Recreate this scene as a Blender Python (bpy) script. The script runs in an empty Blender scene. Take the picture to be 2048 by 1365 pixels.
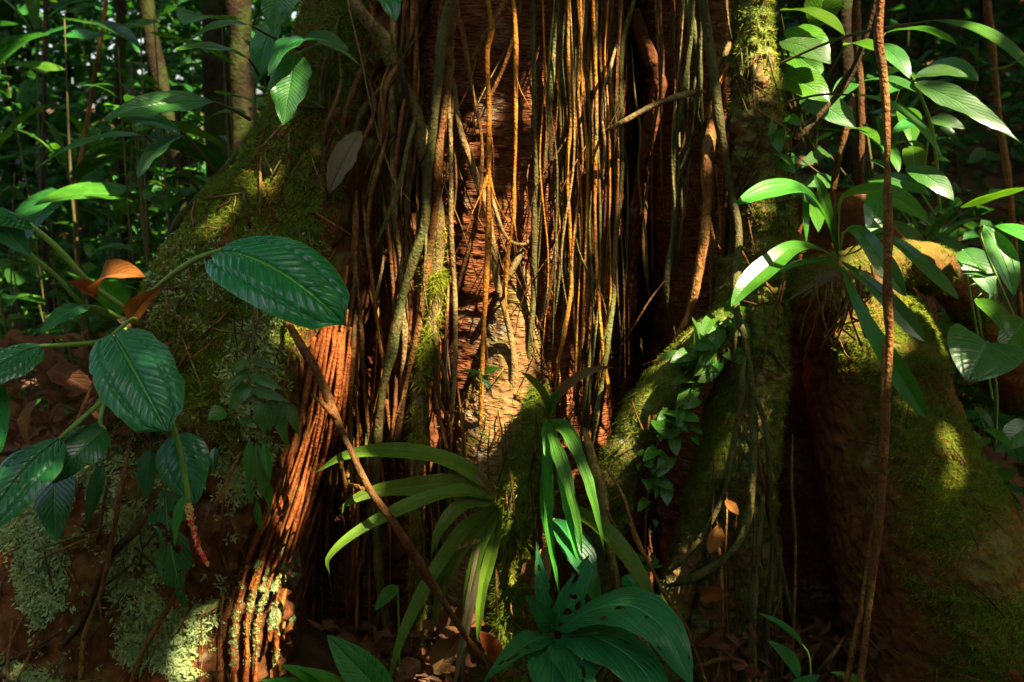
import bpy, math, random
import numpy as np
from mathutils import Vector

random.seed(7)
RNG = np.random.default_rng(7)
SC = bpy.context.scene
COL = SC.collection

# ---------------------------------------------------------------- camera, sky, sun, exposure
CAM_Z, PITCH, LENS = 1.65, math.radians(12.0), 35.0
cam_data = bpy.data.cameras.new("camera")
cam_data.lens = LENS; cam_data.sensor_width = 36.0
cam_data.clip_start = 0.05; cam_data.clip_end = 400.0
cam_data.dof.use_dof = True; cam_data.dof.focus_distance = 2.55; cam_data.dof.aperture_fstop = 4.0
cam = bpy.data.objects.new("camera", cam_data); COL.objects.link(cam)
cam.location = (0, 0, CAM_Z); cam.rotation_euler = (math.pi/2 - PITCH, 0, 0)
SC.camera = cam

SUN = Vector((0.42, -0.44, 0.80)).normalized()          # direction towards the sun
world = bpy.data.worlds.new("World"); SC.world = world; world.use_nodes = True
wn = world.node_tree.nodes; wl = world.node_tree.links
sky = wn.new("ShaderNodeTexSky"); sky.sky_type = 'NISHITA'; sky.sun_disc = False
sky.sun_elevation = math.asin(SUN.z); sky.sun_rotation = math.atan2(SUN.x, SUN.y)
sky.air_density = 1.0; sky.dust_density = 3.5; sky.ozone_density = 0.2
bg = wn["Background"]; bg.inputs[1].default_value = 0.075
wl.new(sky.outputs[0], bg.inputs[0])
sl = bpy.data.lights.new("sun", 'SUN'); sl.energy = 5.0; sl.angle = math.radians(0.5); sl.color = (1.0, 0.87, 0.62)
so = bpy.data.objects.new("sun", sl); COL.objects.link(so)
so.location = SUN*30; so.rotation_euler = SUN.to_track_quat('Z', 'Y').to_euler()
SC.view_settings.view_transform = 'Standard'; SC.view_settings.look = 'None'
SC.view_settings.gamma = 1.0; SC.view_settings.use_curve_mapping = False
SC.view_settings.exposure = 2.75
cy = SC.cycles
cy.max_bounces = 6; cy.diffuse_bounces = 3; cy.glossy_bounces = 2; cy.transmission_bounces = 3; cy.transparent_max_bounces = 4
cy.sample_clamp_indirect = 3.0; cy.use_denoising = True; cy.caustics_reflective = False; cy.caustics_refractive = False

# ---------------------------------------------------------------- measuring helpers
FPX = 2048*LENS/36.0
CP, SP = math.cos(PITCH), math.sin(PITCH)
def P(px, py, Y):
    """point of the place at distance Y in front of the photographer, seen at that spot of the photograph"""
    a = (px-1024.0)/FPX; b = (682.5-py)/FPX
    t = Y/(CP+b*SP)
    return Vector((a*t, Y, CAM_Z+(-SP+b*CP)*t))
def proj(V):
    V = np.asarray(V, float); d = V-np.array([0, 0, CAM_Z])
    dep = d[:, 1]*CP-d[:, 2]*SP; up = d[:, 1]*SP+d[:, 2]*CP
    dep = np.where(np.abs(dep) < 1e-6, 1e-6, dep)
    return 1024+d[:, 0]/dep*FPX, 682.5-up/dep*FPX, dep
def M(px, Y): return px*Y/FPX*1.0
def nrm(v):
    return v/np.maximum(np.linalg.norm(v, axis=-1, keepdims=True), 1e-9)

# lattice noise
def _h(ix, iy, iz, s):
    n = (ix*374761393+iy*668265263+iz*2147483647+s*974634) & 0x7fffffff
    n = ((n ^ (n >> 13))*1274126177) & 0x7fffffff
    n = ((n ^ (n >> 16))*668265263) & 0x7fffffff
    return (n & 0xffff)/65535.0
def noise(p, sc=1.0, seed=0):
    p = np.asarray(p, float)*sc
    i = np.floor(p).astype(np.int64); f = p-i; f = f*f*(3-2*f)
    r = 0
    for dx in (0, 1):
        for dy in (0, 1):
            for dz in (0, 1):
                w = (f[:, 0] if dx else 1-f[:, 0])*(f[:, 1] if dy else 1-f[:, 1])*(f[:, 2] if dz else 1-f[:, 2])
                r = r+w*_h(i[:, 0]+dx, i[:, 1]+dy, i[:, 2]+dz, seed)
    return r
def fbm(p, sc=1.0, seed=0, o=4):
    a, r, t = 1.0, 0, 0
    for k in range(o):
        r = r+a*noise(p, sc*2**k, seed+k); t += a; a *= .5
    return r/t

# ---------------------------------------------------------------- mesh helpers
def mkmesh(name, V, F, uv=None, smooth=True):
    V = np.asarray(V, np.float32); 
    groups = F if isinstance(F, (list, tuple)) else [F]
    groups = [np.asarray(g, np.int32) for g in groups if len(g)]
    me = bpy.data.meshes.new(name)
    me.vertices.add(len(V)); me.vertices.foreach_set("co", V.ravel())
    idx = np.concatenate([g.ravel() for g in groups]); 
    tot = np.concatenate([np.full(len(g), g.shape[1], np.int32) for g in groups])
    st = np.concatenate([[0], np.cumsum(tot)[:-1]]).astype(np.int32)
    me.loops.add(len(idx)); me.loops.foreach_set("vertex_index", idx)
    me.polygons.add(len(tot)); me.polygons.foreach_set("loop_start", st)
    me.polygons.foreach_set("use_smooth", np.full(len(tot), smooth, bool))
    if uv is not None:
        l = me.uv_layers.new(name="UVMap"); l.data.foreach_set("uv", np.asarray(uv, np.float32)[idx].ravel())
    me.update(calc_edges=True)
    return me
def link(name, me, mat=None, parent=None, loc=None):
    o = bpy.data.objects.new(name, me); COL.objects.link(o)
    if mat is not None and me is not None and not me.materials: me.materials.append(mat)
    if parent is not None: o.parent = parent
    if loc is not None: o.location = loc
    return o
def tag(o, label, cat, group=None, kind=None):
    if label: o["label"] = label
    if cat: o["category"] = cat
    if group: o["group"] = group
    if kind: o["kind"] = kind
    return o
def thing(name, loc, label, cat, group=None):
    o = bpy.data.objects.new(name, None); COL.objects.link(o); o.location = loc; o.empty_display_size = .05
    return tag(o, label, cat, group)
def part(name, V, F, mat, parent, uv=None, smooth=True):
    V = np.asarray(V, float)
    if parent is not None: 
        off = np.array(parent.location)
        if parent.parent is not None: off = off+np.array(parent.parent.location)
        V = V-off
    return link(name, mkmesh(name, V, F, uv, smooth), mat, parent)
def grid_faces(nu, nv, closed):
    i = np.arange(nu-1)[:, None]; j = np.arange(nv if closed else nv-1)[None, :]
    a = i*nv+j; b = i*nv+(j+1) % nv
    return np.stack([a, b, b+nv, a+nv], -1).reshape(-1, 4)
def crom(pts, n):
    """smooth curve through rows of pts, n samples"""
    p = np.asarray(pts, float)
    if len(p) == 2: 
        t = np.linspace(0, 1, n)[:, None]; return p[0]*(1-t)+p[1]*t
    d = np.linalg.norm(np.diff(p[:, :3], axis=0), axis=1)+1e-6
    s = np.concatenate([[0], np.cumsum(d)]); q = np.linspace(0, s[-1], n)
    m = np.zeros_like(p)
    m[1:-1] = (p[2:]-p[:-2])/(s[2:]-s[:-2])[:, None]
    m[0] = (p[1]-p[0])/d[0]; m[-1] = (p[-1]-p[-2])/d[-1]
    k = np.clip(np.searchsorted(s, q)-1, 0, len(d)-1); h = d[k][:, None]; t = ((q-s[k])/d[k])[:, None]
    return ((2*t**3-3*t**2+1)*p[k]+(t**3-2*t**2+t)*h*m[k]+(-2*t**3+3*t**2)*p[k+1]+(t**3-t**2)*h*m[k+1])
def tube(pts, rad, ns=9, step=.02, warp=.12, seed=0, flat=1.0):
    p = np.array([list(a) for a in pts], float); rad = np.broadcast_to(np.asarray(rad, float), (len(p),))
    L = np.linalg.norm(np.diff(p, axis=0), axis=1).sum(); n = int(max(4, min(260, L/step)))
    q = crom(np.column_stack([p, rad]), n); c = q[:, :3]; r = np.maximum(q[:, 3], 1e-4)
    T = nrm(np.gradient(c, axis=0)); 
    up = np.array([0.31, -.9, .2]); A = np.zeros_like(c)
    a = nrm(np.cross(T[0], up)[None])[0]
    for i in range(n):
        a = a-T[i]*np.dot(a, T[i]); a = a/max(np.linalg.norm(a), 1e-9); A[i] = a
    B = np.cross(T, A); th = np.linspace(0, 2*math.pi, ns, endpoint=False)
    cs, sn = np.cos(th), np.sin(th)
    D = A[:, None]*cs[None, :, None]+B[:, None]*sn[None, :, None]*flat
    V = c[:, None]+D*r[:, None, None]
    if warp:
        nz = fbm((c[:, None]+D*.03).reshape(-1, 3), 28., seed, 2).reshape(n, ns)-.5
        kn = fbm(c, 9., seed+5, 2)[:, None]-.5
        V = V+D*(r[:, None]*(nz*warp*2+kn*warp*3.2))[..., None]
    s = np.concatenate([[0], np.cumsum(np.linalg.norm(np.diff(c, axis=0), axis=1))])
    uv = np.stack(np.broadcast_arrays(th[None]/(2*math.pi), s[:, None]), -1).reshape(-1, 2)
    V = V.reshape(-1, 3); F = grid_faces(n, ns, True)
    e0, e1 = len(V), len(V)+1
    V = np.vstack([V, c[0]-T[0]*r[0]*.4, c[-1]+T[-1]*r[-1]*.6]); uv = np.vstack([uv, [0, 0], [0, s[-1]]])
    j = np.arange(ns); k = (j+1) % ns; b = (n-1)*ns
    C = np.vstack([np.column_stack([k, j, np.full(ns, e0)]), np.column_stack([b+j, b+k, np.full(ns, e1)])])
    return V, [F, C], uv
class Bag:
    """several pieces gathered into one mesh"""
    def __init__(s): s.V = []; s.Q = []; s.T = []; s.U = []; s.n = 0
    def add(s, V, F, uv=None):
        V = np.asarray(V, float)
        for g in (F if isinstance(F, (list, tuple)) else [F]):
            g = np.asarray(g)
            if len(g): (s.Q if g.shape[1] == 4 else s.T).append(g+s.n)
        s.V.append(V); s.U.append(np.zeros((len(V), 2)) if uv is None else uv); s.n += len(V)
    def data(s):
        F = []
        if s.Q: F.append(np.vstack(s.Q))
        if s.T: F.append(np.vstack(s.T))
        return np.vstack(s.V), F, np.vstack(s.U)
def bagpart(name, bag, mat, parent, smooth=True):
    V, F, U = bag.data(); return part(name, V, F, mat, parent, U, smooth)

# ---------------------------------------------------------------- materials
class NT:
    def __init__(s, name):
        s.m = bpy.data.materials.new(name); s.m.use_nodes = True; s.t = s.m.node_tree; s.t.nodes.clear()
        s.out = s.t.nodes.new("ShaderNodeOutputMaterial")
    def n(s, typ, **kw):
        o = s.t.nodes.new("ShaderNode"+typ)
        for k, v in kw.items():
            if k[0] == "i" and k[1:].isdigit(): s.set(o.inputs[int(k[1:])], v)
            elif k[0] == "_": s.set(o.inputs[k[1:].replace("_", " ")], v)
            else: setattr(o, k, v)
        return o
    def set(s, inp, v):
        if isinstance(v, bpy.types.NodeSocket): s.t.links.new(v, inp)
        elif isinstance(v, bpy.types.Node): s.t.links.new(v.outputs[0], inp)
        else: inp.default_value = (*v, 1.0) if isinstance(v, tuple) and len(v) == 3 and inp.type == 'RGBA' else v
    def math(s, op, a, b=0.0, c=0.0, clamp=False):
        o = s.n("Math", operation=op, use_clamp=clamp); s.set(o.inputs[0], a); s.set(o.inputs[1], b); s.set(o.inputs[2], c); return o.outputs[0]
    def mix(s, f, a, b, mode='MIX'):
        o = s.n("Mix", data_type='RGBA', blend_type=mode); s.set(o.inputs[0], f); s.set(o.inputs[6], a); s.set(o.inputs[7], b); return o.outputs[2]
    def ramp(s, f, stops):
        o = s.n("ValToRGB"); s.set(o.inputs[0], f); e = o.color_ramp.elements
        while len(e) < len(stops): e.new(.5)
        for k, (p, c) in enumerate(stops):
            e[k].position = p; e[k].color = (*c, 1) if isinstance(c, tuple) else (c, c, c, 1)
        return o.outputs[0]
    def noise(s, vec, scale, detail=4, rough=.55):
        o = s.n("TexNoise"); s.set(o.inputs["Vector"], vec); o.inputs["Scale"].default_value = scale
        o.inputs["Detail"].default_value = detail; o.inputs["Roughness"].default_value = rough; return o.outputs[0]
    def bump(s, h, st, dist, nor=None):
        o = s.n("Bump"); o.inputs["Strength"].default_value = st; o.inputs["Distance"].default_value = dist
        s.set(o.inputs["Height"], h)
        if nor is not None: s.set(o.inputs["Normal"], nor)
        return o.outputs[0]
    def pos(s, sc=(1, 1, 1)):
        g = s.n("NewGeometry"); m = s.n("Mapping"); s.set(m.inputs[0], g.outputs["Position"]); m.inputs["Scale"].default_value = sc
        return m.outputs[0]

def mat_bark(name, dark, lite, line=1.0, lichen=.25, moss=.3, stretch=(14, 14, 70), rough=.8, mcol=(.07, .10, .018), lcol=(.33, .38, .26)):
    t = NT(name); p = t.pos(stretch); q = t.pos()
    f1 = t.noise(p, 1.0, 5, .6); f2 = t.noise(q, 7.0, 5, .6); f3 = t.noise(q, 46.0, 3, .6)
    pl = t.pos((stretch[0]*1.7, stretch[1]*1.7, stretch[2]*1.5)); vo = t.n("TexVoronoi"); t.set(vo.inputs["Vector"], pl); vo.inputs["Scale"].default_value = 1.0
    cell = t.ramp(vo.outputs[0], [(.12, 1.0), (.5, 0.0)])
    c = t.mix(t.ramp(f1, [(.32, 0.), (.68, 1.)]), dark, lite)
    c = t.mix(t.ramp(f2, [(.35, 0.0), (.7, .55)]), c, (dark[0]*.45, dark[1]*.4, dark[2]*.4))
    c = t.mix(t.math('MULTIPLY', cell, .35*line), c, (lite[0]*1.2, lite[1]*1.2, lite[2]*1.2))
    lm = t.math('MULTIPLY', t.ramp(t.noise(q, 5.0, 6, .65), [(.60-.22*lichen, 0.), (.68-.18*lichen, 1.)]), t.ramp(f3, [(.42, 0.), (.55, 1.)]))
    c = t.mix(t.math('MULTIPLY', lm, min(1, lichen*1.6)), c, lcol)
    g = t.n("NewGeometry"); sx = t.n("SeparateXYZ"); t.set(sx.inputs[0], g.outputs["Normal"])
    mm = t.math('ADD', t.noise(q, 3.4, 6, .65), t.math('MULTIPLY', sx.outputs[2], .12))
    mk = t.ramp(mm, [(.66-.3*moss, 0.), (.78-.3*moss, 1.)])
    mk = t.math('MULTIPLY', mk, min(1, moss*1.5))
    c = t.mix(mk, c, t.mix(f3, mcol, (mcol[0]*2.0, mcol[1]*1.8, mcol[2]*1.6)))
    h = t.math('ADD', t.math('MULTIPLY', f1, .8), t.math('ADD', t.math('MULTIPLY', cell, .8*line), t.math('MULTIPLY', f3, .45)))
    b = t.bump(h, 1.0, .012)
    bs = t.n("BsdfPrincipled", _Base_Color=c, _Roughness=rough, _Normal=b); bs.inputs["Specular IOR Level"].default_value = .08
    t.set(t.out.inputs[0], bs); return t.m
def mat_root(name, a, b, moss=0.0, wart=1.0):
    t = NT(name); q = t.pos(); s = t.pos((30, 30, 9)); oi = t.n("ObjectInfo")
    f1 = t.noise(s, 1.0, 4, .6); f2 = t.noise(q, 120., 2, .5); f3 = t.noise(q, 9.0, 4, .6)
    c = t.mix(t.ramp(f1, [(.3, 0.), (.7, 1.)]), a, b)
    c = t.mix(t.math('MULTIPLY', t.ramp(f2, [(.55, 0.), (.7, 1.)]), .5), c, (b[0]*1.4, b[1]*1.5, b[2]*1.6))
    c = t.mix(t.math('MULTIPLY', t.ramp(f2, [(.32, 1.), (.46, 0.)]), .8), c, (a[0]*.35, a[1]*.3, a[2]*.3))
    c = t.mix(t.ramp(t.noise(q, 22., 3, .6), [(.40, .75), (.55, 0.)]), c, (a[0]*.45, a[1]*.4, a[2]*.4))
    c = t.mix(t.ramp(f3, [(.48-.2*moss, 0.), (.66-.25*moss, .35+.5*moss)]), c, (.075, .095, .022))
    c = t.mix(t.ramp(t.noise(t.pos((3, 3, 1)), 3.0, 3, .6), [(.42, .7), (.6, 0.)]), c, (a[0]*.5, a[1]*.45, a[2]*.45))
    hs = t.n("HueSaturation"); t.set(hs.inputs["Color"], c); t.set(hs.inputs["Value"], t.math('MULTIPLY_ADD', oi.outputs["Random"], .6, .7))
    h = t.math('ADD', t.math('MULTIPLY', f2, .5*wart), f1)
    bs = t.n("BsdfPrincipled", _Base_Color=hs.outputs[0], _Roughness=.62, _Normal=t.bump(h, 1.0, .010)); bs.inputs["Specular IOR Level"].default_value = .12
    t.set(t.out.inputs[0], bs); return t.m
def mat_leaf(name, a, b, rib=(.2, .3, .06), nv=14, slant=.55, vein=.5, rough=.32, trans=.25, spec=.5, spots=.15, pleat=False, fine=.35, spotcol=(.22, .16, .04), tcol=None):
    t = NT(name); uv = t.n("UVMap"); sx = t.n("SeparateXYZ"); t.set(sx.inputs[0], uv.outputs[0]); oi = t.n("ObjectInfo")
    u = t.math('ABSOLUTE', t.math('MULTIPLY_ADD', sx.outputs[0], 2., -1.)); v = sx.outputs[1]
    if pleat: w = t.math('COSINE', t.math('MULTIPLY', sx.outputs[0], 2*math.pi*nv))
    else: w = t.math('COSINE', t.math('MULTIPLY', t.math('MULTIPLY_ADD', u, -slant*.5, v), 2*math.pi*nv))
    line = t.ramp(t.math('MULTIPLY_ADD', w, .5, .5), [(.80, 0.), (1., 1.)])
    mid = t.ramp(u, [(.02, 1.), (.06, 0.)])
    q = t.pos(); n1 = t.noise(q, 17., 4, .6); n2 = t.noise(q, 60., 3, .6)
    c = t.mix(t.ramp(n1, [(.3, 0.), (.7, 1.)]), a, b)
    c = t.mix(t.math('MULTIPLY', line, .35*vein), c, rib)
    c = t.mix(t.math('MULTIPLY', mid, .75), c, rib)
    c = t.mix(t.math('MULTIPLY', t.ramp(n2, [(.64, 0.), (.72, 1.)]), spots), c, spotcol)
    edge = t.ramp(u, [(.93, 0.), (1., .5)]); c = t.mix(edge, c, (rib[0]*.8, rib[1]*.6, rib[2]*.5))
    hs = t.n("HueSaturation"); t.set(hs.inputs["Color"], c); t.set(hs.inputs["Value"], t.math('MULTIPLY_ADD', oi.outputs["Random"], .5, .75))
    t.set(hs.inputs["Hue"], t.math('MULTIPLY_ADD', oi.outputs["Random"], .03, .485))
    h = t.math('ADD', t.math('MULTIPLY', line, -vein), t.math('ADD', t.math('MULTIPLY', mid, -.8), t.math('MULTIPLY', n2, fine)))
    bp = t.bump(h, .7, .005)
    bs = t.n("BsdfPrincipled", _Base_Color=hs.outputs[0], _Roughness=rough, _Normal=bp); bs.inputs["Specular IOR Level"].default_value = spec
    tr = t.n("BsdfTranslucent", _Normal=bp)
    if tcol is None: t.set(tr.inputs[0], t.mix(1.0, hs.outputs[0], (2.4, 2.1, .9), 'MULTIPLY'))
    else: tr.inputs[0].default_value = (*tcol, 1)
    mx = t.n("MixShader"); mx.inputs[0].default_value = trans; t.set(mx.inputs[1], bs.outputs[0]); t.set(mx.inputs[2], tr.outputs[0])
    t.set(t.out.inputs[0], mx); return t.m
def mat_tuft(name, a, b, trans=.25, rough=.7):
    t = NT(name); uv = t.n("UVMap"); sx = t.n("SeparateXYZ"); t.set(sx.inputs[0], uv.outputs[0])
    c = t.mix(sx.outputs[0], a, b)
    c = t.mix(t.ramp(t.noise(t.pos(), 5.0, 3), [(.35, 0.), (.7, .6)]), c, (b[0]*1.2, b[1]*.95, b[2]*.5))
    bs = t.n("BsdfPrincipled", _Base_Color=c, _Roughness=rough); bs.inputs["Specular IOR Level"].default_value = .08
    tr = t.n("BsdfTranslucent"); t.set(tr.inputs[0], t.mix(1., c, (1.6, 1.6, .8), 'MULTIPLY'))
    mx = t.n("MixShader"); mx.inputs[0].default_value = trans; t.set(mx.inputs[1], bs.outputs[0]); t.set(mx.inputs[2], tr.outputs[0])
    t.set(t.out.inputs[0], mx); return t.m
def mat_plain(name, a, b, scale=20., rough=.7, bump=.3):
    t = NT(name); q = t.pos(); f = t.noise(q, scale, 5, .6); c = t.mix(t.ramp(f, [(.3, 0.), (.7, 1.)]), a, b)
    bs = t.n("BsdfPrincipled", _Base_Color=c, _Roughness=rough, _Normal=t.bump(f, bump, .01)); bs.inputs["Specular IOR Level"].default_value = .2
    t.set(t.out.inputs[0], bs); return t.m

MT = {}
MT['trunk'] = mat_bark("red bark", (.085, .019, .005), (.28, .095, .032), .6, .2, .2, (22, 22, 95))
MT['butt'] = mat_bark("mossy bark", (.055, .019, .006), (.16, .055, .015), .2, .18, .42, (34, 34, 14), mcol=(.045, .065, .012))
MT['buttr'] = mat_bark("brown mossy bark", (.085, .026, .007), (.19, .066, .016), .3, .1, .40, (20, 20, 26), mcol=(.05, .065, .010))
MT['ridge'] = mat_bark("greenish ridge bark", (.09, .034, .012), (.25, .13, .045), .6, .2, .36, (20, 20, 80))
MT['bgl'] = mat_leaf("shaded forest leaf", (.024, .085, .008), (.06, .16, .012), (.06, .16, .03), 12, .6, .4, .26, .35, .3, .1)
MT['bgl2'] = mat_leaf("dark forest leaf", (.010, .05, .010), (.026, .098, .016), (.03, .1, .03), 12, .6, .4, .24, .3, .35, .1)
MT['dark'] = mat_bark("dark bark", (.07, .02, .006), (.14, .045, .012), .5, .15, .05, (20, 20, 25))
MT['pillar'] = mat_bark("pillar bark", (.12, .06, .025), (.22, .12, .045), .4, .15, .55, (24, 24, 30))
MT['diag'] = mat_bark("pale mossy bark", (.10, .06, .022), (.21, .13, .05), .3, .3, .5, (26, 26, 34))
MT['flute'] = mat_root("rust ridged bark", (.20, .048, .009), (.42, .13, .022), .05, 1.2)
MT['orange'] = mat_root("orange root", (.40, .14, .012), (.58, .25, .022), 0.0)
MT['brown'] = mat_root("brown root", (.14, .050, .012), (.27, .115, .028), .12)
MT['redbrown'] = mat_root("red brown root", (.15, .055, .014), (.30, .135, .036), .08)
MT['green'] = mat_root("grey green root", (.08, .058, .016), (.17, .125, .036), .55)
MT['pale'] = mat_root("pale root", (.20, .12, .04), (.36, .235, .085), .25)
MT['black'] = mat_root("dark root", (0.05, 0.022, 0.009), (0.1, 0.05, 0.02), .1)
MT['vine'] = mat_root("rusty vine", (.20, .08, .02), (.34, .15, .04), .05, 1.4)
MT['moss'] = mat_tuft("moss", (.028, .050, .005), (.115, .175, .016))
MT['mossy'] = mat_tuft("yellow moss", (.055, .075, .005), (.19, .21, .016))
MT['lich'] = mat_tuft("pale feathery lichen", (.085, .135, .045), (.28, .35, .16), .15)
MT['anth'] = mat_leaf("deep green glossy leaf", (.007, .095, .016), (.014, .14, .024), (.12, .30, .03), 13, .56, .3, .17, .10, .42, .05, fine=.06)
MT['anthp'] = mat_leaf("old blue green leaf", (.010, .085, .022), (.022, .13, .034), (.10, .24, .05), 13, .56, .25, .20, .10, .36, .22, fine=.08, spotcol=(.12, .20, .12))
MT['epi'] = mat_leaf("ribbed green leaf", (.018, .10, .016), (.036, .15, .022), (.10, .26, .06), 20, .35, .9, .38, .25, .5, .12)
MT['brom'] = mat_leaf("bromeliad leaf", (.05, .10, .006), (.09, .15, .011), (.12, .20, .03), 9, 0, .3, .40, .22, .24, .1, True)
MT['pink'] = mat_leaf("pinkish bromeliad leaf", (.18, .07, .04), (.12, .14, .04), (.28, .09, .09), 7, 0, .4, .4, .25, .4, .1, True)
MT['pleat'] = mat_leaf("pleated leaf", (.028, .14, .012), (.055, .21, .018), (.08, .26, .03), 5, 0, .6, .46, .3, .2, .05, True)
MT['broad'] = mat_leaf("broad soft leaf", (.011, .095, .026), (.020, .135, .034), (.06, .24, .07), 7, 1.2, .35, .36, .22, .28, .3, spotcol=(.3, .26, .06))
MT['orch'] = mat_leaf("orchid leaf", (.022, .105, .007), (.042, .15, .010), (.05, .17, .02), 1, 0, 0., .30, .18, .55, .05, True)
MT['under'] = mat_leaf("understorey leaf", (.032, .10, .005), (.07, .16, .008), (.10, .26, .05), 12, .7, .6, .30, .35, .35, .1)
MT['under2'] = mat_leaf("blue green understorey leaf", (.018, .075, .007), (.04, .125, .011), (.06, .2, .07), 12, .6, .4, .36, .3, .9, .1, fine=.12)
MT['climb'] = mat_leaf("climber leaf", (.025, .09, .006), (.05, .145, .009), (.06, .2, .03), 5, 1., .4, .36, .28, .5, .05)
MT['palm'] = mat_leaf("palm leaflet", (.03, .13, .015), (.06, .19, .02), (.1, .25, .04), 4, 0, .8, .35, .3, .5, .1, True)
MT['deadl'] = mat_leaf("dead leaf", (.13, .038, .010), (.23, .075, .016), (.30, .12, .04), 10, .7, .5, .6, .3, .08, .4, spotcol=(.1, .04, .02), tcol=(.35, .10, .02))
MT['deadg'] = mat_leaf("grey dead leaf", (.11, .085, .045), (.17, .135, .075), (.14, .11, .06), 12, .7, .8, .7, .2, .08, .4, tcol=(.35, .3, .15))
MT['litter'] = mat_leaf("litter leaf", (.06, .028, .012), (.17, .085, .034), (.3, .16, .08), 8, .7, .4, .6, .2, .08, .4, tcol=(.5, .2, .06))
MT['petiole'] = mat_plain("green petiole", (.10, .20, .03), (.17, .27, .05), 30., .45)
MT['stem'] = mat_plain("brown green stem", (.04, .035, .010), (.09, .075, .022), 30., .6)
MT['berry'] = mat_plain("red berry", (.45, .012, .02), (.6, .03, .03), 60., .3)
MT['spadix'] = mat_plain("dry spadix", (.45, .24, .06), (.55, .34, .10), 60., .6)
MT['soil'] = mat_plain("forest soil", (.045, .022, .010), (.12, .06, .028), 9., .95, .8)
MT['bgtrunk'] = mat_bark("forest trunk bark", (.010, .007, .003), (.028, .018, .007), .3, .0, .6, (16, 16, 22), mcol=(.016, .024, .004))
# ---------------------------------------------------------------- ground
def gh(x, y):
    x = np.asarray(x, float); y = np.asarray(y, float)
    left = np.clip((y-4.0), 0, 30)*.085
    right = np.clip((y-4.0), 0, 30)*.46
    w = 1/(1+np.exp(-(x-.9)*1.6))
    z = left*(1-w)+right*w
    lb = np.exp(-((x+1.9)**2/.9+(y-3.3)**2/1.2))*.55          # bank beside the big buttress
    p = np.stack([x.ravel(), y.ravel(), 0*x.ravel()], -1)
    return z+lb+((fbm(p, 1.1, 3, 4)-.5)*.16).reshape(x.shape)-.04
gx = np.concatenate([np.linspace(-120, -9, 14), np.linspace(-8, 8, 150), np.linspace(9, 120, 14)])
gy = np.concatenate([np.linspace(-60, -3, 8), np.linspace(-2, 14, 150), np.linspace(15, 160, 18)])
XX, YY = np.meshgrid(gx, gy); ZZ = gh(XX, np.minimum(YY, 34))
V = np.stack([XX, YY, ZZ], -1).reshape(-1, 3)
g = link("ground", mkmesh("ground", V, grid_faces(len(gy), len(gx), False)), MT['soil']); g["kind"] = "structure"

# ---------------------------------------------------------------- the great tree
TREE = thing("buttressed_tree", (.02, 3.5, 0), "huge red-barked tree with mossy spreading buttresses and hanging roots", "tree")
SURF = {}
def loft(name, rings, mat, nu, nv, n=2.3, amp=.03, asc=4.0, fine=.006, lent=0.0, zs=2.2, top=None, seed=0, parent=None, keep=None, knob=0.0):
    R = []
    for py, pl, pr, Yc, ry in rings:
        a = P(pl, py, Yc-ry*.35); b = P(pr, py, Yc-ry*.35)
        R.append((a.z, (a.x+b.x)/2, (b.x-a.x)/2, Yc, ry))
    if top is not None: R.insert(0, top)
    R = np.array(R); z = R[:, 0]
    # smooth rows through z
    q = crom(np.column_stack([R[:, 1], R[:, 3], R[:, 0], R[:, 2], R[:, 4]]), 1200)   # xc,yc,z,rx,ry
    wt = np.where((q[:, 2] > -.1) & (q[:, 2] < 2.75), 1.0, .12)*(np.abs(np.gradient(q[:, 2]))+np.abs(np.gradient(q[:, 0]))*.5+1e-5); cw = np.concatenate([[0], np.cumsum(wt)[:-1]])
    ii = np.interp(np.linspace(0, cw[-1], nu), cw, np.arange(1200)); q = np.stack([np.interp(ii, np.arange(1200), q[:, k]) for k in range(5)], -1)
    nf = int(nv*.76); th = np.concatenate([np.linspace(math.pi*.97, math.pi*2.03, nf, endpoint=False), np.linspace(math.pi*2.03, math.pi*2.97, nv-nf, endpoint=False)])
    cs, sn = np.cos(th), np.sin(th); e = 2.0/n
    ux = np.sign(cs)*np.abs(cs)**e; uy = np.sign(sn)*np.abs(sn)**e
    X = q[:, 0][:, None]+q[:, 3][:, None]*ux; Y = q[:, 1][:, None]+q[:, 4][:, None]*uy; Z = np.broadcast_to(q[:, 2][:, None], X.shape)
    Vv = np.stack([X, Y, Z], -1).reshape(-1, 3)
    D = nrm(np.stack(np.broadcast_arrays(cs[None], sn[None], 0*X), -1).reshape(-1, 3))
    d = (fbm(Vv, asc, seed, 4)-.5)*2*amp+(fbm(Vv*np.array([1, 1, zs]), 34., seed+9, 3)-.5)*2*fine
    d += knob*(np.clip(fbm(Vv*np.array([1.6, 1.6, .5]), 9., seed+3, 2)-.55, 0, 1))*2
    if lent:
        l1 = noise(Vv*np.array([24, 24, 92]), 1., seed+21); l2 = noise(Vv*np.array([34, 34, 110]), 1., seed+22); l3 = fbm(Vv, 5., seed+23, 2)
        d += lent*(np.clip(1-np.abs(l1-.5)*5, 0, 1)*1.2+np.clip(l2-.5, 0, 1)*1.6)*np.clip(l3*2.2-.4, .25, 1.2)
    Vv = Vv+D*d[:, None]
    F = grid_faces(nu, nv, True)
    uv = np.stack(np.broadcast_arrays((th/(2*math.pi))[None], q[:, 2][:, None]), -1).reshape(-1, 2)
    SURF[keep or name] = (Vv, F)
    return part(name, Vv, F, mat, parent or TREE, uv)

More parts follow.
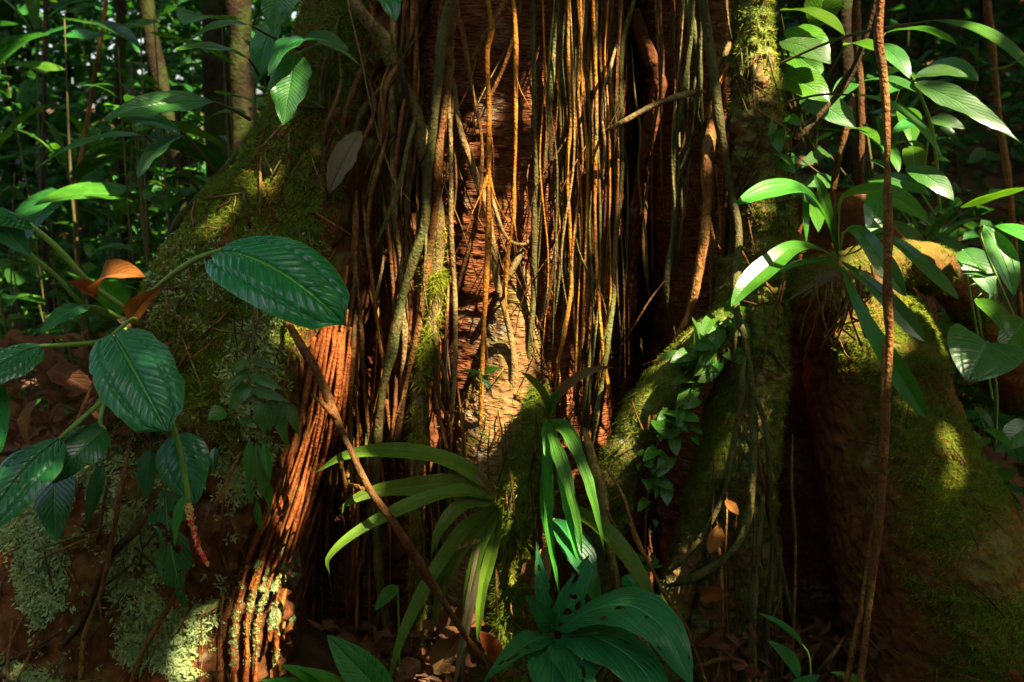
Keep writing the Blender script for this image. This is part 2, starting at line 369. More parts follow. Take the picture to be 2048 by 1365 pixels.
loft("trunk", [(-300, 806, 1270, 3.56, .50), (0, 804, 1272, 3.56, .50), (300, 800, 1272, 3.56, .50), (600, 795, 1285, 3.6, .52), (900, 770, 1310, 3.64, .56), (1150, 750, 1330, 3.66, .6), (1450, 735, 1345, 3.66, .6)],
     MT['trunk'], 660, 270, 2.2, .03, 3.0, .005, lent=.0042, top=(9.0, .02, .36, 3.6, .40), seed=1)
loft("buttress", [(-300, 700, 900, 3.62, .40), (-100, 655, 870, 3.54, .44), (100, 590, 845, 3.42, .46), (300, 490, 800, 3.3, .46), (500, 340, 748, 3.2, .48), (700, 235, 705, 3.1, .50), (900, 105, 662, 3.02, .50),
     (1100, -40, 622, 2.97, .50), (1300, -190, 588, 2.93, .50), (1500, -330, 578, 2.9, .50), (1750, -460, 570, 2.86, .5)], MT['butt'], 330, 320, 2.4, .075, 3.4, .020, zs=.7, top=(4.0, -.2, .12, 3.7, .3), seed=2, keep="buttL")
loft("buttress", [(430, 1010, 1075, 3.24, .12), (600, 980, 1085, 3.18, .16), (740, 945, 1095, 3.14, .19), (850, 905, 1115, 3.1, .23), (1000, 885, 1130, 3.08, .27), (1200, 870, 1125, 3.05, .30), (1500, 840, 1160, 3.02, .33)],
     MT['ridge'], 240, 140, 2.0, .03, 4.0, .006, lent=.0035, seed=3, keep="ridge")
loft("trunk_lobe", [(-300, 1262, 1480, 3.66, .45), (0, 1260, 1488, 3.62, .45), (300, 1270, 1490, 3.56, .42), (600, 1295, 1490, 3.56, .40), (900, 1300, 1540, 3.6, .40), (1450, 1290, 1600, 3.64, .40)],
     MT['trunk'], 320, 150, 2.2, .05, 4.0, .012, lent=.0035, top=(7.5, .45, .16, 3.75, .25), seed=4)
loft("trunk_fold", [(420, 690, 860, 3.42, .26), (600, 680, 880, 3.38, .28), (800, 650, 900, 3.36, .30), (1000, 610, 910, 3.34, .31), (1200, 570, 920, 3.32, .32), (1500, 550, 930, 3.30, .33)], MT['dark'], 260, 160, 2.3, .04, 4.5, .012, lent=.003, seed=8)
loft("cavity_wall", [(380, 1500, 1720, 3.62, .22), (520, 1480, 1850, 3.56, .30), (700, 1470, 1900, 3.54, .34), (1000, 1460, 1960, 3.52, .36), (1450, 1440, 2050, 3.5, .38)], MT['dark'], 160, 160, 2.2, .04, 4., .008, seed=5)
loft("mossy_pillar", [(-300, 1462, 1552, 3.06, .10), (0, 1466, 1550, 3.02, .10), (200, 1475, 1560, 2.99, .11), (400, 1478, 1590, 2.96, .13), (600, 1452, 1582, 2.93, .15), (800, 1456, 1572, 2.9, .15), (1000, 1430, 1560, 2.88, .15), (1200, 1385, 1556, 2.86, .16), (1500, 1350, 1570, 2.85, .18)],
     MT['pillar'], 400, 120, 2.0, .04, 6., .022, top=(6.5, .62, .05, 3.3, .07), seed=6)
loft("buttress", [(556, 1660, 1800, 3.14, .10), (600, 1640, 1840, 3.12, .18), (680, 1640, 1880, 3.07, .27), (780, 1650, 1915, 3.02, .34), (900, 1668, 1970, 2.96, .39), (1050, 1690, 2065, 2.9, .43), (1200, 1715, 2160, 2.87, .46), (1500, 1750, 2320, 2.83, .5), (1700, 1760, 2400, 2.83, .5)],
     MT['buttr'], 250, 230, 2.0, .035, 3.6, .014, zs=1.0, seed=7, keep="buttR")
def limb(name, pts, mat, ns=40, seed=0, warp=.16, keep=None, step=.010, flat=1.0):
    """pts: (px, py, Y, r_px)"""
    p = [P(a, b, Y) for a, b, Y, r in pts]; r = [M(r, Y) for a, b, Y, r in pts]
    Vv, F, uv = tube(p, r, ns, step, warp, seed, flat)
    if keep: SURF[keep] = (Vv, F[0])
    return part(name, Vv, F, mat, TREE, uv)
limb("diagonal_root", [(1560, 470, 3.0, 46), (1500, 600, 2.9, 52), (1410, 695, 2.82, 47), (1305, 808, 2.77, 48), (1246, 915, 2.75, 46), (1216, 1040, 2.76, 40), (1204, 1200, 2.78, 38), (1200, 1420, 2.8, 44)], MT['diag'], seed=11, keep="diag")
limb("diagonal_root", [(1490, 700, 2.86, 50), (1452, 820, 2.84, 38), (1418, 940, 2.83, 36), (1384, 1080, 2.82, 34), (1348, 1220, 2.80, 38), (1320, 1420, 2.76, 56)], MT['pillar'], seed=12, keep="diag2")
limb("bridge_root", [(1520, 600, 2.95, 55), (1600, 575, 2.92, 50), (1680, 548, 2.94, 44), (1760, 530, 3.0, 42), (1850, 530, 3.08, 44), (1920, 580, 3.14, 46), (1985, 680, 3.2, 50), (2050, 800, 3.25, 55)], MT['buttr'], seed=13, keep="bridge")
limb("mossy_root", [(1082, 780, 2.84, 14), (1062, 850, 2.78, 22), (1040, 930, 2.72, 25), (1025, 1040, 2.70, 24), (1018, 1180, 2.69, 26), (1008, 1330, 2.68, 34), (1000, 1450, 2.68, 44)], MT['pillar'], seed=14, keep="mossroot", warp=.3)
# dark raised tube of bark down the right lobe
limb("bark_ridge", [(1272, 20, 3.15, 9), (1290, 90, 3.14, 13), (1318, 160, 3.12, 11), (1305, 230, 3.12, 15), (1285, 330, 3.13, 12), (1268, 480, 3.16, 14), (1262, 640, 3.2, 12)], MT['dark'], 14, 15, .3)
# rust-coloured ridges that run down the lit flank of the left buttress
_PJ = {}
def onsurf(key, x, y, w=14):
    """distance of a surface of the tree at that spot of the view"""
    if key not in _PJ: _PJ[key] = (*proj(SURF[key][0])[:2], SURF[key][0][:, 1])
    px, py, yy = _PJ[key]; m = (np.abs(px-x) < w) & (np.abs(py-y) < w)
    return float(np.percentile(yy[m], 8)) if m.any() else None
for i in range(11):
    k = i/10.; jr = random.Random(500+i)
    xl = lambda py: np.interp(py, [520, 690, 830, 980, 1110, 1235, 1365, 1520], [664, 630, 600, 552, 506, 472, 462, 455])
    xw = lambda py: np.interp(py, [520, 690, 830, 980, 1110, 1235, 1365, 1520], [56, 76, 90, 112, 122, 122, 120, 116])
    y0 = 540+jr.uniform(-40, 180); y1 = jr.choice([1480, 1480, 1180, 1280, 1480]); pts = []; ph = jr.uniform(0, 6); last = 2.9
    for py in np.linspace(y0, y1, 12):
        x = xl(py)+xw(py)*k+4*math.sin(py*.012+ph)+jr.uniform(-2, 2); Y = onsurf("buttL", x, py)
        Y = last if Y is None else Y
        if abs(Y-last) > .08 and pts: Y = last+math.copysign(.05, Y-last)
        last = Y; pts.append((x, py, Y-.026, jr.uniform(2.6, 5.0)+.8*(py > 1000)))
    limb("bark_ridge", pts, MT['flute'], 12, 20+i, .30, step=.009, flat=2.0, keep="fl%d" % i)

# ---------------------------------------------------------------- moss and lichen tufts on bark
def sample(surf, n, mask=None, face=-.25):
    Vv, F = SURF[surf]
    a, b, c, d = Vv[F[:, 0]], Vv[F[:, 1]], Vv[F[:, 2]], Vv[F[:, 3]]
    nn = np.cross(c-a, d-b); ar = np.linalg.norm(nn, axis=1)+1e-12; ctr = (a+b+c+d)/4
    nn = nn/ar[:, None]
    axis = ctr-Vv.mean(0)
    px, py, dp = proj(ctr)
    toc = nrm(np.array([0, 0, CAM_Z])-ctr)
    # make normals point out (majority of the near faces look at the photographer)
    if (nn*np.array([0, -1, 0])).sum(1)[ctr[:, 1] < np.median(ctr[:, 1])].mean() < 0: nn = -nn
    w = ar*((nn*toc).sum(1) > face)*(px > -90)*(px < 2140)*(py > -60)*(py < 1440)
    if mask is not None: w = w*np.clip(mask(px, py, ctr, nn), 0, 1)
    if w.sum() <= 0: return np.zeros((0, 3)), np.zeros((0, 3))
    k = RNG.choice(len(F), n, p=w/w.sum()); s = RNG.random((n, 1)); t = RNG.random((n, 1))
    return (a[k]*(1-s)+b[k]*s)*(1-t)+(d[k]*(1-s)+c[k]*s)*t, nn[k]
def tufts(pts, nor, h, blades=4, spread=.9, wid=.28, droop=.25):
    n = len(pts); K = blades
    hh = h*RNG.uniform(.5, 1.4, (n, 1, 1)); rv = RNG.normal(size=(n, K, 3)); N = nor[:, None]
    tg = nrm(rv-N*(rv*N).sum(-1, keepdims=True))
    dr = nrm(N*RNG.uniform(.25, .9, (n, K, 1))+tg*spread+np.array([0, 0, -droop])); side = nrm(np.cross(dr, N+.01))
    p = pts[:, None]+RNG.normal(size=(n, K, 3))*h*.35
    tip = p+dr*hh; mid = p+dr*hh*.5
    V = np.stack([p, mid+side*hh*wid*.5, tip, mid-side*hh*wid*.5], 2).reshape(-1, 3)
    F = np.arange(n*K*4).reshape(-1, 4)
    if K == 4:      # plain moss: one narrow triangle per blade
        V = np.stack([p+side*hh*wid*.42, p-side*hh*wid*.42, tip], 2).reshape(-1, 3); F = np.arange(n*K*3).reshape(-1, 3)
        r = np.repeat(RNG.random((n, 1)), K*3, 1).reshape(-1); r = np.clip(r*.7+.3*RNG.random(len(r)), 0, 1); return V, F, np.stack([r, r], -1)
    r = np.repeat(RNG.random((n, 1)), K*4, 1).reshape(-1); r = np.clip(r*.7+.3*RNG.random(len(r)), 0, 1)
    return V, F, np.stack([r, r], -1)
def moss(name, mat, jobs, parent):
    b = Bag()
    for surf, n, h, mask, kw in jobs:
        p, q = sample(surf, n, mask)
        if len(p): b.add(*tufts(p, q, h, **kw))
    o = bagpart(name, b, mat, parent, False); o["kind"] = "stuff"; return o
def patch(sc, lo, seed):
    return lambda px, py, c, n: np.clip((fbm(c, sc, seed, 4)-lo)*8, 0, 1)
def ss(x, a, b):
    t = np.clip((x-a)/(b-a), 0, 1); return t*t*(3-2*t)
flute_x = lambda py: np.interp(py, [0, 300, 520, 690, 830, 980, 1110, 1235, 1365], [760, 720, 660, 615, 585, 535, 490, 450, 430])
mL = lambda px, py, c, n: ss(flute_x(py)-px, -5, 60)*np.clip((fbm(c, 4.5, 31, 4)-.38)*8, .30, 1)*ss(760-py, -250, 250)
mLl = lambda px, py, c, n: ss(flute_x(py)-px, 0, 60)*np.clip((fbm(c, 7.0, 41, 4)-.50)*14, .02, 1)*ss(py, 420, 800)
mR = lambda px, py, c, n: ss(px-np.interp(py, [560, 700, 900, 1365], [1690, 1700, 1760, 1880]), -60, 120)*np.clip((fbm(c, 6.0, 51, 4)-.36)*6, .06, 1)
moss("moss", MT['moss'], [("buttL", 28000, .014, mL, {}), ("buttR", 21000, .011, mR, {}), ("mossy_pillar", 8000, .013, patch(7, .38, 61), dict(droop=.6)), ("diag2", 7000, .011, patch(8, .33, 62), dict(droop=.5)),
     ("diag", 9000, .010, lambda px, py, c, n: np.clip((fbm(c, 8, 63, 3)-.36)*8, .05, 1), {}), ("bridge", 5000, .010, patch(7, .4, 64), dict(droop=.6)), ("mossroot", 6000, .02, patch(7, .3, 65), dict(droop=.9)),
     ("ridge", 3500, .009, lambda px, py, c, n: ss(py, 650, 900)*np.clip((fbm(c, 7, 66, 3)-.42)*8, 0, 1), {}), ("trunk_lobe", 2500, .007, lambda px, py, c, n: ss(300-py, 0, 200)*np.clip((fbm(c, 8, 67, 3)-.45)*8, 0, 1), {})], TREE)
moss("yellow_moss", MT['mossy'], [("buttL", 6000, .014, lambda px, py, c, n: mL(px, py, c, n)*ss(fbm(c, 3, 71, 3), .45, .6), {}), ("buttR", 5000, .012, lambda px, py, c, n: mR(px, py, c, n)*ss(fbm(c, 3, 72, 3), .45, .6), {}),
     ("mossy_pillar", 3500, .013, lambda px, py, c, n: ss(px, 1490, 1560), dict(droop=.6)), ("mossroot", 3500, .02, patch(7, .35, 73), dict(droop=.9, wid=.15)), ("diag", 2500, .009, patch(7, .45, 74), {})], TREE)
moss("lichen", MT['lich'], [("buttL", 10000, .015, mLl, dict(blades=7, wid=.35, spread=1.3, droop=0)), ("trunk_lobe", 700, .008, lambda px, py, c, n: ss(260-py, 0, 200)*np.clip((fbm(c, 9, 81, 3)-.55)*9, 0, 1), {}),
     ("mossy_pillar", 1200, .008, patch(9, .52, 82), {}), ("diag2", 500, .008, patch(9, .5, 83), {})], TREE)
moss("lichen_crust", MT['lich'], [("fl%d" % i, 260, .006, lambda px, py, c, n: ss(py, 1120, 1200)*ss(1340-py, 0, 60)*np.clip((fbm(c, 14, 95, 3)-.5)*14, 0, 1), dict(wid=.9, spread=2., droop=0)) for i in range(11)], TREE)
moss("lichen_crust", MT['lich'], [("trunk_fold", 900, .006, lambda px, py, c, n: ss(py, 800, 950)*np.clip((fbm(c, 10, 96, 3)-.56)*14, 0, 1), dict(wid=.9, spread=2., droop=0))], TREE)
# ---------------------------------------------------------------- hanging roots
def ext(pts, Y, rise=2.2):
    """carry a root that leaves the picture at the top on up into the crown"""
    if pts[0][1] <= 12:
        dx = (pts[0][0]-pts[1][0])/max(1, (pts[1][1]-pts[0][1]))
        pts = [(pts[0][0]+dx*300*.6, -900), (pts[0][0]+dx*120, -260)]+list(pts)
    return pts
def root_geo(pts, r, Y, seed, ns=9, y2=None, taper=1.0, warp=.24, wob=4.0, step=.016):
    pts = ext(pts, Y); n = len(pts); rn = random.Random(seed)
    Q, R = [], []
    for i, q in enumerate(pts):
        k = i/(n-1); yy = Y if y2 is None else Y+(y2-Y)*k
        if len(q) > 2: yy = q[2]
        tp = 1.0
        if i == 0 and q[1] > 12: yy += .10; tp = .5
        if i == n-1 and q[1] < 1330: yy += .05; tp = .4
        Q.append(P(q[0]+rn.uniform(-wob, wob)*.5, q[1], yy+rn.uniform(-.008, .008))); R.append(M(r, yy)*(1+(taper-1)*k)*tp*rn.uniform(.8, 1.15))
    return tube(Q, R, 6 if r < 3.2 else 8, .030 if r < 3.2 else .020, warp, seed)
RS = [100]
def hroot(label, mat, r, Y, pts, cat="root", name="hanging_root", group="hanging roots in front of the trunk", **kw):
    RS[0] += 1
    Vv, F, uv = root_geo(pts, r, Y, RS[0], **kw)
    base = Vv[np.argmin(Vv[:, 2])]
    o = link(name, mkmesh(name, Vv-base, F, uv), MT[mat], None, base)
    tag(o, label, cat, group)
    rq = random.Random(RS[0]); vis = [q for q in pts if 0 < q[1] < 1330]
    if r >= 4 and len(vis) > 4 and cat == "root":
        for k in range(rq.choice([1, 2, 3])):
            i = rq.randrange(1, len(vis)-1); q = vis[i]; Yq = q[2] if len(q) > 2 else (Y if kw.get('y2') is None else Y); l = rq.uniform(50, 190); a = rq.uniform(-.45, .45); m = M(max(1., r*rq.uniform(.2, .45)), Yq)
            Vs, Fs, Us = tube([P(q[0], q[1]-8, Yq+.004), P(q[0]+a*l*.25, q[1]+l*.3, Yq-.012), P(q[0]+a*l*.7+rq.uniform(-8, 8), q[1]+l*.65, Yq-.006), P(q[0]+a*l+rq.uniform(-10, 10), q[1]+l, Yq+.02)], [m*1.3, m, m*.8, m*.35], 7, .02, .25, RS[0]+k)
            part("rootlet", Vs, Fs, MT[mat], o, Us)
    SURF["r%d" % RS[0]] = (Vv, F[0]); return o
def mat_of_rootlets(name, label, key, n, area, r, l, lean=0., mats=('brown', 'pale', 'green', 'black', 'redbrown'), seed=0):
    rr = random.Random(seed); B = []
    while len(B) < n:
        x, y = rr.uniform(area[0], area[1]), rr.uniform(area[2], area[3]); L = rr.uniform(*l); a = rr.gauss(lean, .5); pts = []
        if rr.random() < .2: a += rr.choice([-1.2, 1.2])
        for k in range(5):
            X = x+math.sin(a)*L*k/4+rr.uniform(-5, 5); Yv = y+math.cos(a)*L*k/4; d = onsurf(key, X, Yv)
            if d is None: break
            pts.append((X, Yv, d-rr.uniform(.002, .022)))
        if len(pts) >= 3: B.append((rr.choice(mats), rr.uniform(*r), pts[0][2], pts))
    return bundle(name, label, B)
def bundle(name, label, roots, cat="roots"):
    lo = P(roots[0][3][-1][0], roots[0][3][-1][1], roots[0][2])
    e = thing(name, lo, label, cat)
    for mat, r, Y, pts in roots:
        RS[0] += 1
        part("root", *root_geo(pts, r, Y, RS[0])[:2], MT[mat], e)
    return e

hroot("thick grey-brown vine slanting down left across the trunk", 'green', 10, 2.86, [(901, 0), (886, 68), (879, 154), (865, 256), (855, 359), (850, 450), (824, 535), (800, 611), (787, 689), (766, 775), (757, 843), (753, 916), (751, 1002), (759, 1138), (773, 1258), (789, 1365), (795, 1420)])
hroot("brown root running close beside the thick slanting vine, on its right", 'brown', 8, 2.9, [(913, 0), (903, 68), (893, 171), (879, 308), (865, 450), (853, 552), (838, 655), (814, 757), (797, 860), (790, 950)])
LICH = hroot("moss-bearded pale root hanging left of the trunk's lit strip", 'pale', 15, 2.92, [(712, 10), (766, 79), (800, 154), (828, 212), (845, 273), (862, 350), (876, 450), (869, 535), (865, 638), (848, 706), (836, 792), (833, 894), (834, 1000), (838, 1138), (842, 1241), (845, 1380)], warp=.22); LK = "r%d" % RS[0]
hroot("straight thin yellow-lit root with tiny white fungi at mid height", 'pale', 5, 2.92, [(906, 120), (899, 191), (901, 308), (900, 450), (910, 587), (910, 723), (906, 792), (900, 930)])
hroot("dark orange hanging root crossing the trunk left of its centre", 'orange', 5.2, 2.9, [(976, 0), (983, 58), (975, 103), (978, 205), (976, 342), (977, 450), (971, 587), (964, 689), (961, 792), (955, 930)])
hroot("bright orange thin root hanging down the centre of the trunk", 'orange', 4.6, 2.92, [(1026, 0), (1029, 68), (1031, 154), (1032, 273), (1029, 376), (1027, 450), (1017, 501), (1012, 570), (1003, 610)])
hroot("short orange-brown root slanting down left near the trunk's top", 'redbrown', 5, 2.98, [(1015, -8), (968, 79), (917, 171)])
hroot("thin root slanting down left across the dark upper trunk", 'brown', 4, 3.0, [(1045, 0), (1029, 62), (1002, 144), (958, 239), (934, 291), (906, 365)])
hroot("thin crooked root bowing right before it slants back left", 'brown', 4.4, 2.95, [(913, 10), (930, 89), (947, 191), (961, 260), (965, 325), (958, 393), (944, 467), (920, 560), (905, 630)])
hroot("pale sinuous root crossing the sunlit strip of trunk", 'pale', 7, 2.96, [(904, 160), (923, 267), (944, 328), (965, 386), (978, 450), (995, 570), (1009, 621), (1021, 672), (1028, 740), (1019, 826), (1010, 900)])
hroot("short pale root branching right across the sunlit strip", 'pale', 4.5, 2.99, [(972, 345), (995, 434), (1019, 481), (1050, 490), (1063, 470)])
hroot("pale forked root climbing right from the sunlit strip", 'pale', 5, 3.0, [(1063, 468), (1035, 520), (1010, 570), (1003, 610)])
hroot("grey straight root hanging right of the bright orange root", 'green', 6.2, 3.0, [(1065, 0), (1067, 103), (1069, 205), (1070, 308), (1069, 450), (1068, 555), (1064, 655), (1053, 757), (1044, 850), (1035, 930)])
hroot("green-tinged root leaning left at the curtain's left edge", 'green', 5, 3.0, [(1115, 0), (1110, 103), (1098, 239), (1084, 359), (1077, 450), (1070, 570), (1060, 655), (1053, 723), (1043, 792)])
hroot("dark root that swings back left below the sunlit strip", 'black', 5, 3.01, [(1106, 0), (1099, 137), (1101, 273), (1106, 400), (1114, 480), (1094, 594), (1070, 672)])
hroot("root at the curtain's right edge against the dark hollow", 'green', 6, 2.97, [(1269, -5), (1245, 85), (1241, 205), (1243, 342), (1232, 466), (1228, 587), (1217, 672), (1207, 757), (1190, 843), (1183, 900)])
hroot("pale lit twig reaching right across the dark hollow", 'pale', 5.5, 2.88, [(1204, 265), (1238, 250), (1306, 212), (1374, 188), (1413, 183)], cat="twig", name="twig", group=None)
hroot("thin lit root kinking beside the curtain's right edge", 'pale', 4, 2.89, [(1233, 85), (1221, 137), (1207, 178), (1204, 239), (1209, 290), (1206, 360)])
hroot("slim pale-green root bowing through the right lobe's shade", 'green', 5, 2.95, [(1386, 0), (1379, 85), (1362, 205), (1349, 308), (1346, 450), (1334, 570), (1338, 620), (1353, 680)])
hroot("mossy root with a bend beside the right lobe's top", 'green', 8, 2.98, [(1369, 0), (1386, 51), (1396, 137), (1392, 222), (1379, 290), (1358, 370), (1350, 470), (1350, 560)])
hroot("long mossy root slanting down right to the mossy pillar", 'green', 9, 2.86, [(1404, 0), (1416, 68), (1427, 154), (1439, 239), (1451, 325), (1465, 393), (1476, 466, 2.8), (1474, 560, 2.76), (1475, 628, 2.72), (1488, 672, 2.70), (1498, 723, 2.69), (1505, 792, 2.68), (1509, 880, 2.65), (1505, 984, 2.63), (1495, 1042, 2.62), (1468, 1097, 2.62), (1423, 1135, 2.62), (1382, 1159, 2.63), (1335, 1172, 2.66)], warp=.18)
hroot("white sunlit stub of root beside the mossy pillar", 'pale', 5.5, 2.93, [(1463, 70), (1450, 105), (1433, 147)])
hroot("orange root slanting behind the mossy pillar's top", 'orange', 6, 2.97, [(1480, 90), (1440, 171), (1410, 239)])
hroot("stout lit root curving onto the diagonal root's upper end", 'redbrown', 10, 2.88, [(1446, 120, 3.02), (1428, 220, 2.96), (1418, 310, 2.9), (1413, 430), (1399, 535), (1386, 604), (1368, 648), (1345, 690)])
hroot("thin straight root dropping behind the stout lit one", 'brown', 5, 2.98, [(1428, 200), (1424, 330), (1422, 450), (1422, 560), (1424, 650)])
hroot("slim root parting from the loop and sweeping left", 'green', 6, 2.66, [(1492, 690), (1485, 741), (1481, 826), (1464, 910), (1450, 984), (1416, 1053), (1375, 1111), (1340, 1145)])
hroot("smooth root falling from the pillar into the dark cavity", 'green', 6, 2.65, [(1505, 760), (1512, 792), (1529, 843), (1536, 916), (1539, 1002), (1546, 1070), (1544, 1172), (1538, 1241), (1528, 1380)])
hroot("short root merging into the smooth falling root", 'brown', 5, 2.66, [(1515, 880), (1519, 916), (1529, 984), (1540, 1063)])
hroot("mossy thread root at the dark cavity's edge", 'green', 4, 2.66, [(1550, 1060), (1553, 1090), (1567, 1155), (1587, 1241), (1603, 1320)])
hroot("knobbly moss-covered root just left of the smooth falling root", 'green', 7, 2.64, [(1526, 960), (1524, 1002), (1515, 1104), (1505, 1207), (1509, 1309), (1512, 1400)], warp=.3)
hroot("rusty double-stranded vine hanging in front of the right buttress", 'vine', 9, 2.35, [(1762, 0), (1758, 68), (1768, 171), (1775, 273), (1776, 380), (1775, 466), (1774, 587), (1779, 689), (1775, 792), (1765, 916), (1758, 1036), (1748, 1138), (1733, 1265), (1715, 1390)], cat="vine", name="hanging_vine", group=None, warp=.22)
hroot("thinner strand splitting off the rusty vine at its foot", 'vine', 6, 2.365, [(1768, 690), (1766, 800), (1762, 916), (1753, 1020), (1741, 1104), (1724, 1210), (1705, 1300), (1688, 1390)], cat="vine", name="hanging_vine", group=None, warp=.22)
hroot("bare brown stick leaning across the lower left of the trunk", 'brown', 9, 2.3, [(572, 640, 2.60), (600, 690, 2.56), (632, 741, 2.50), (667, 826, 2.42), (701, 899, 2.36), (739, 978, 2.32), (794, 1053, 2.30), (845, 1138, 2.32), (893, 1213, 2.38), (934, 1275, 2.44), (974, 1335, 2.50), (1000, 1400, 2.54)], cat="stick", name="leaning_stick", group=None, warp=.2)
hroot("short twig lying on the leaning stick's upper half", 'brown', 5.5, 2.4, [(622, 790), (648, 812), (672, 836), (692, 866)], cat="twig", name="twig", group=None)
hroot("stubby side twig beside the leaning stick's middle", 'brown', 6, 2.3, [(698, 970), (720, 975), (745, 986)], cat="twig", name="twig", group=None)
hroot("thin red vine descending right beside the spotted strap leaf", 'redbrown', 4.2, 2.55, [(1207, 930), (1248, 998), (1269, 1070), (1306, 1145), (1330, 1193), (1374, 1258), (1392, 1300), (1412, 1370)], cat="vine", name="hanging_vine", group=None)
hroot("pale mossy root standing right of the pleated leaves", 'pale', 10, 2.68, [(1172, 860), (1180, 899), (1200, 984), (1214, 1070), (1235, 1166), (1262, 1240), (1292, 1300), (1300, 1380)], group=None, warp=.25)
hroot("grey-green liana along the left buttress's upper edge", 'green', 7, 2.98, [(505, 270), (470, 315), (438, 352), (386, 407), (350, 452), (330, 520), (322, 590)], cat="liana", name="liana", group=None)
hroot("thin brown root down the lower left buttress, nearest the corner", 'brown', 5, 2.44, [(263, 880), (239, 984), (219, 1104), (198, 1190), (167, 1275), (157, 1400)], group="roots over the left buttress", warp=.2)
hroot("dark root crossing behind the thin one on the left buttress", 'black', 7, 2.46, [(335, 950), (280, 1049), (219, 1121), (174, 1224), (110, 1315), (90, 1400)], group="roots over the left buttress", warp=.2)
hroot("brown root below the red berry spike on the left buttress", 'brown', 6, 2.45, [(480, 905), (445, 985), (410, 1053), (359, 1172), (328, 1231), (284, 1309), (253, 1400)], group="roots over the left buttress", warp=.2)
hroot("wiry pale tendril looping over the mossy left flank", 'pale', 2, 2.86, [(698, 8), (715, 85), (742, 205), (763, 290), (780, 340), (794, 369), (815, 395), (835, 420)], cat="tendril", name="tendril", group=None)
hroot("fallen thin twig lying below the right buttress", 'redbrown', 4, 2.6, [(1625, 1352), (1650, 1330), (1672, 1300), (1690, 1272)], cat="twig", name="twig", group=None)
hroot("arched pale root over the leaf litter at the bottom", 'brown', 6, 2.62, [(1375, 1345), (1410, 1330), (1440, 1318), (1470, 1318), (1490, 1335), (1498, 1380)], group=None)
hroot("thick forest sapling stem at the right picture edge", 'brown', 7, 3.6, [(1972, 0), (1984, 103), (2001, 239), (2015, 342), (2024, 420), (2040, 600), (2052, 800)], cat="sapling", name="sapling_stem", group=None)
hroot("dark diagonal stem through the bright right-hand leaves", 'black', 5, 3.15, [(1751, 0), (1724, 96), (1690, 171), (1639, 232), (1594, 280), (1570, 310)], cat="stem", name="climbing_stem", group=None)
hroot("ringed upright stem behind the bright right-hand leaves", 'brown', 8, 3.7, [(1712, 0), (1714, 68), (1720, 171), (1722, 300), (1722, 430), (1726, 560)], cat="sapling", name="sapling_stem", group=None)
hroot("bent yellowish stem rising behind the orchid", 'brown', 6, 3.3, [(1706, 190), (1700, 230), (1683, 297), (1669, 376), (1666, 480), (1668, 560)], cat="sapling", name="sapling_stem", group=None)

B = []
tops = [1122, 1130, 1139, 1147, 1156, 1166, 1176, 1186, 1196, 1206, 1217, 1226]; mids = [1120, 1131, 1140, 1152, 1163, 1174, 1180, 1190, 1199, 1208, 1219, 1233]
lows = [[(1108, 560), (1100, 640)], [(1129, 655), (1112, 760), (1103, 900)], [(1142, 570), (1129, 655), (1115, 740), (1108, 860)], [(1150, 600), (1146, 760), (1140, 860)], [(1160, 620), (1150, 760), (1147, 800)], [(1172, 600), (1166, 730), (1160, 800)],
        [(1180, 621), (1170, 757), (1166, 860), (1160, 930)], [(1190, 552), (1204, 672), (1211, 740), (1221, 775), (1228, 830)], [(1196, 600), (1188, 700), (1183, 800), (1180, 880)], [(1206, 600), (1200, 700), (1192, 800)], [(1216, 600), (1207, 700), (1200, 790)], [(1228, 587), (1219, 660)]]
mm = ['orange', 'green', 'orange', 'green', 'orange', 'redbrown', 'green', 'orange', 'green', 'brown', 'orange', 'green']
for i in range(12):
    for rep in range(2 if i % 3 == 0 else 1):
        o = rep*5
        x1 = (tops[i]+mids[i])/2
        B.append((mm[(i+rep*3) % 12], random.choice([1.8, 2.4, 3.2, 4.2, 5.5, 7.0]), 2.99+.04*rep+random.uniform(-.03, .03), [(tops[i]+o+random.uniform(-4, 4), 0), (x1+o+random.uniform(-9, 9), 110), (x1+o+random.uniform(-8, 8), 230), (x1+o+random.uniform(-7, 7), 330), (mids[i]+o, 450)]+[(a+o+random.uniform(-5, 5), b+rep*30) for a, b in lows[i]]))
for k in range(14):
    x = random.uniform(1080, 1245); B.append((random.choice(['brown', 'redbrown', 'orange', 'green', 'pale']), random.uniform(1.2, 3.0), 2.96+random.uniform(-.02, .05), [(x, 0), (x+random.uniform(-16, 16), 160), (x+random.uniform(-18, 18), 330), (x+random.uniform(-20, 18), 520), (x+random.uniform(-24, 14), random.uniform(620, 820))]))
bundle("root_curtain", "dense curtain of orange and brown roots hanging right of the trunk's centre", B)
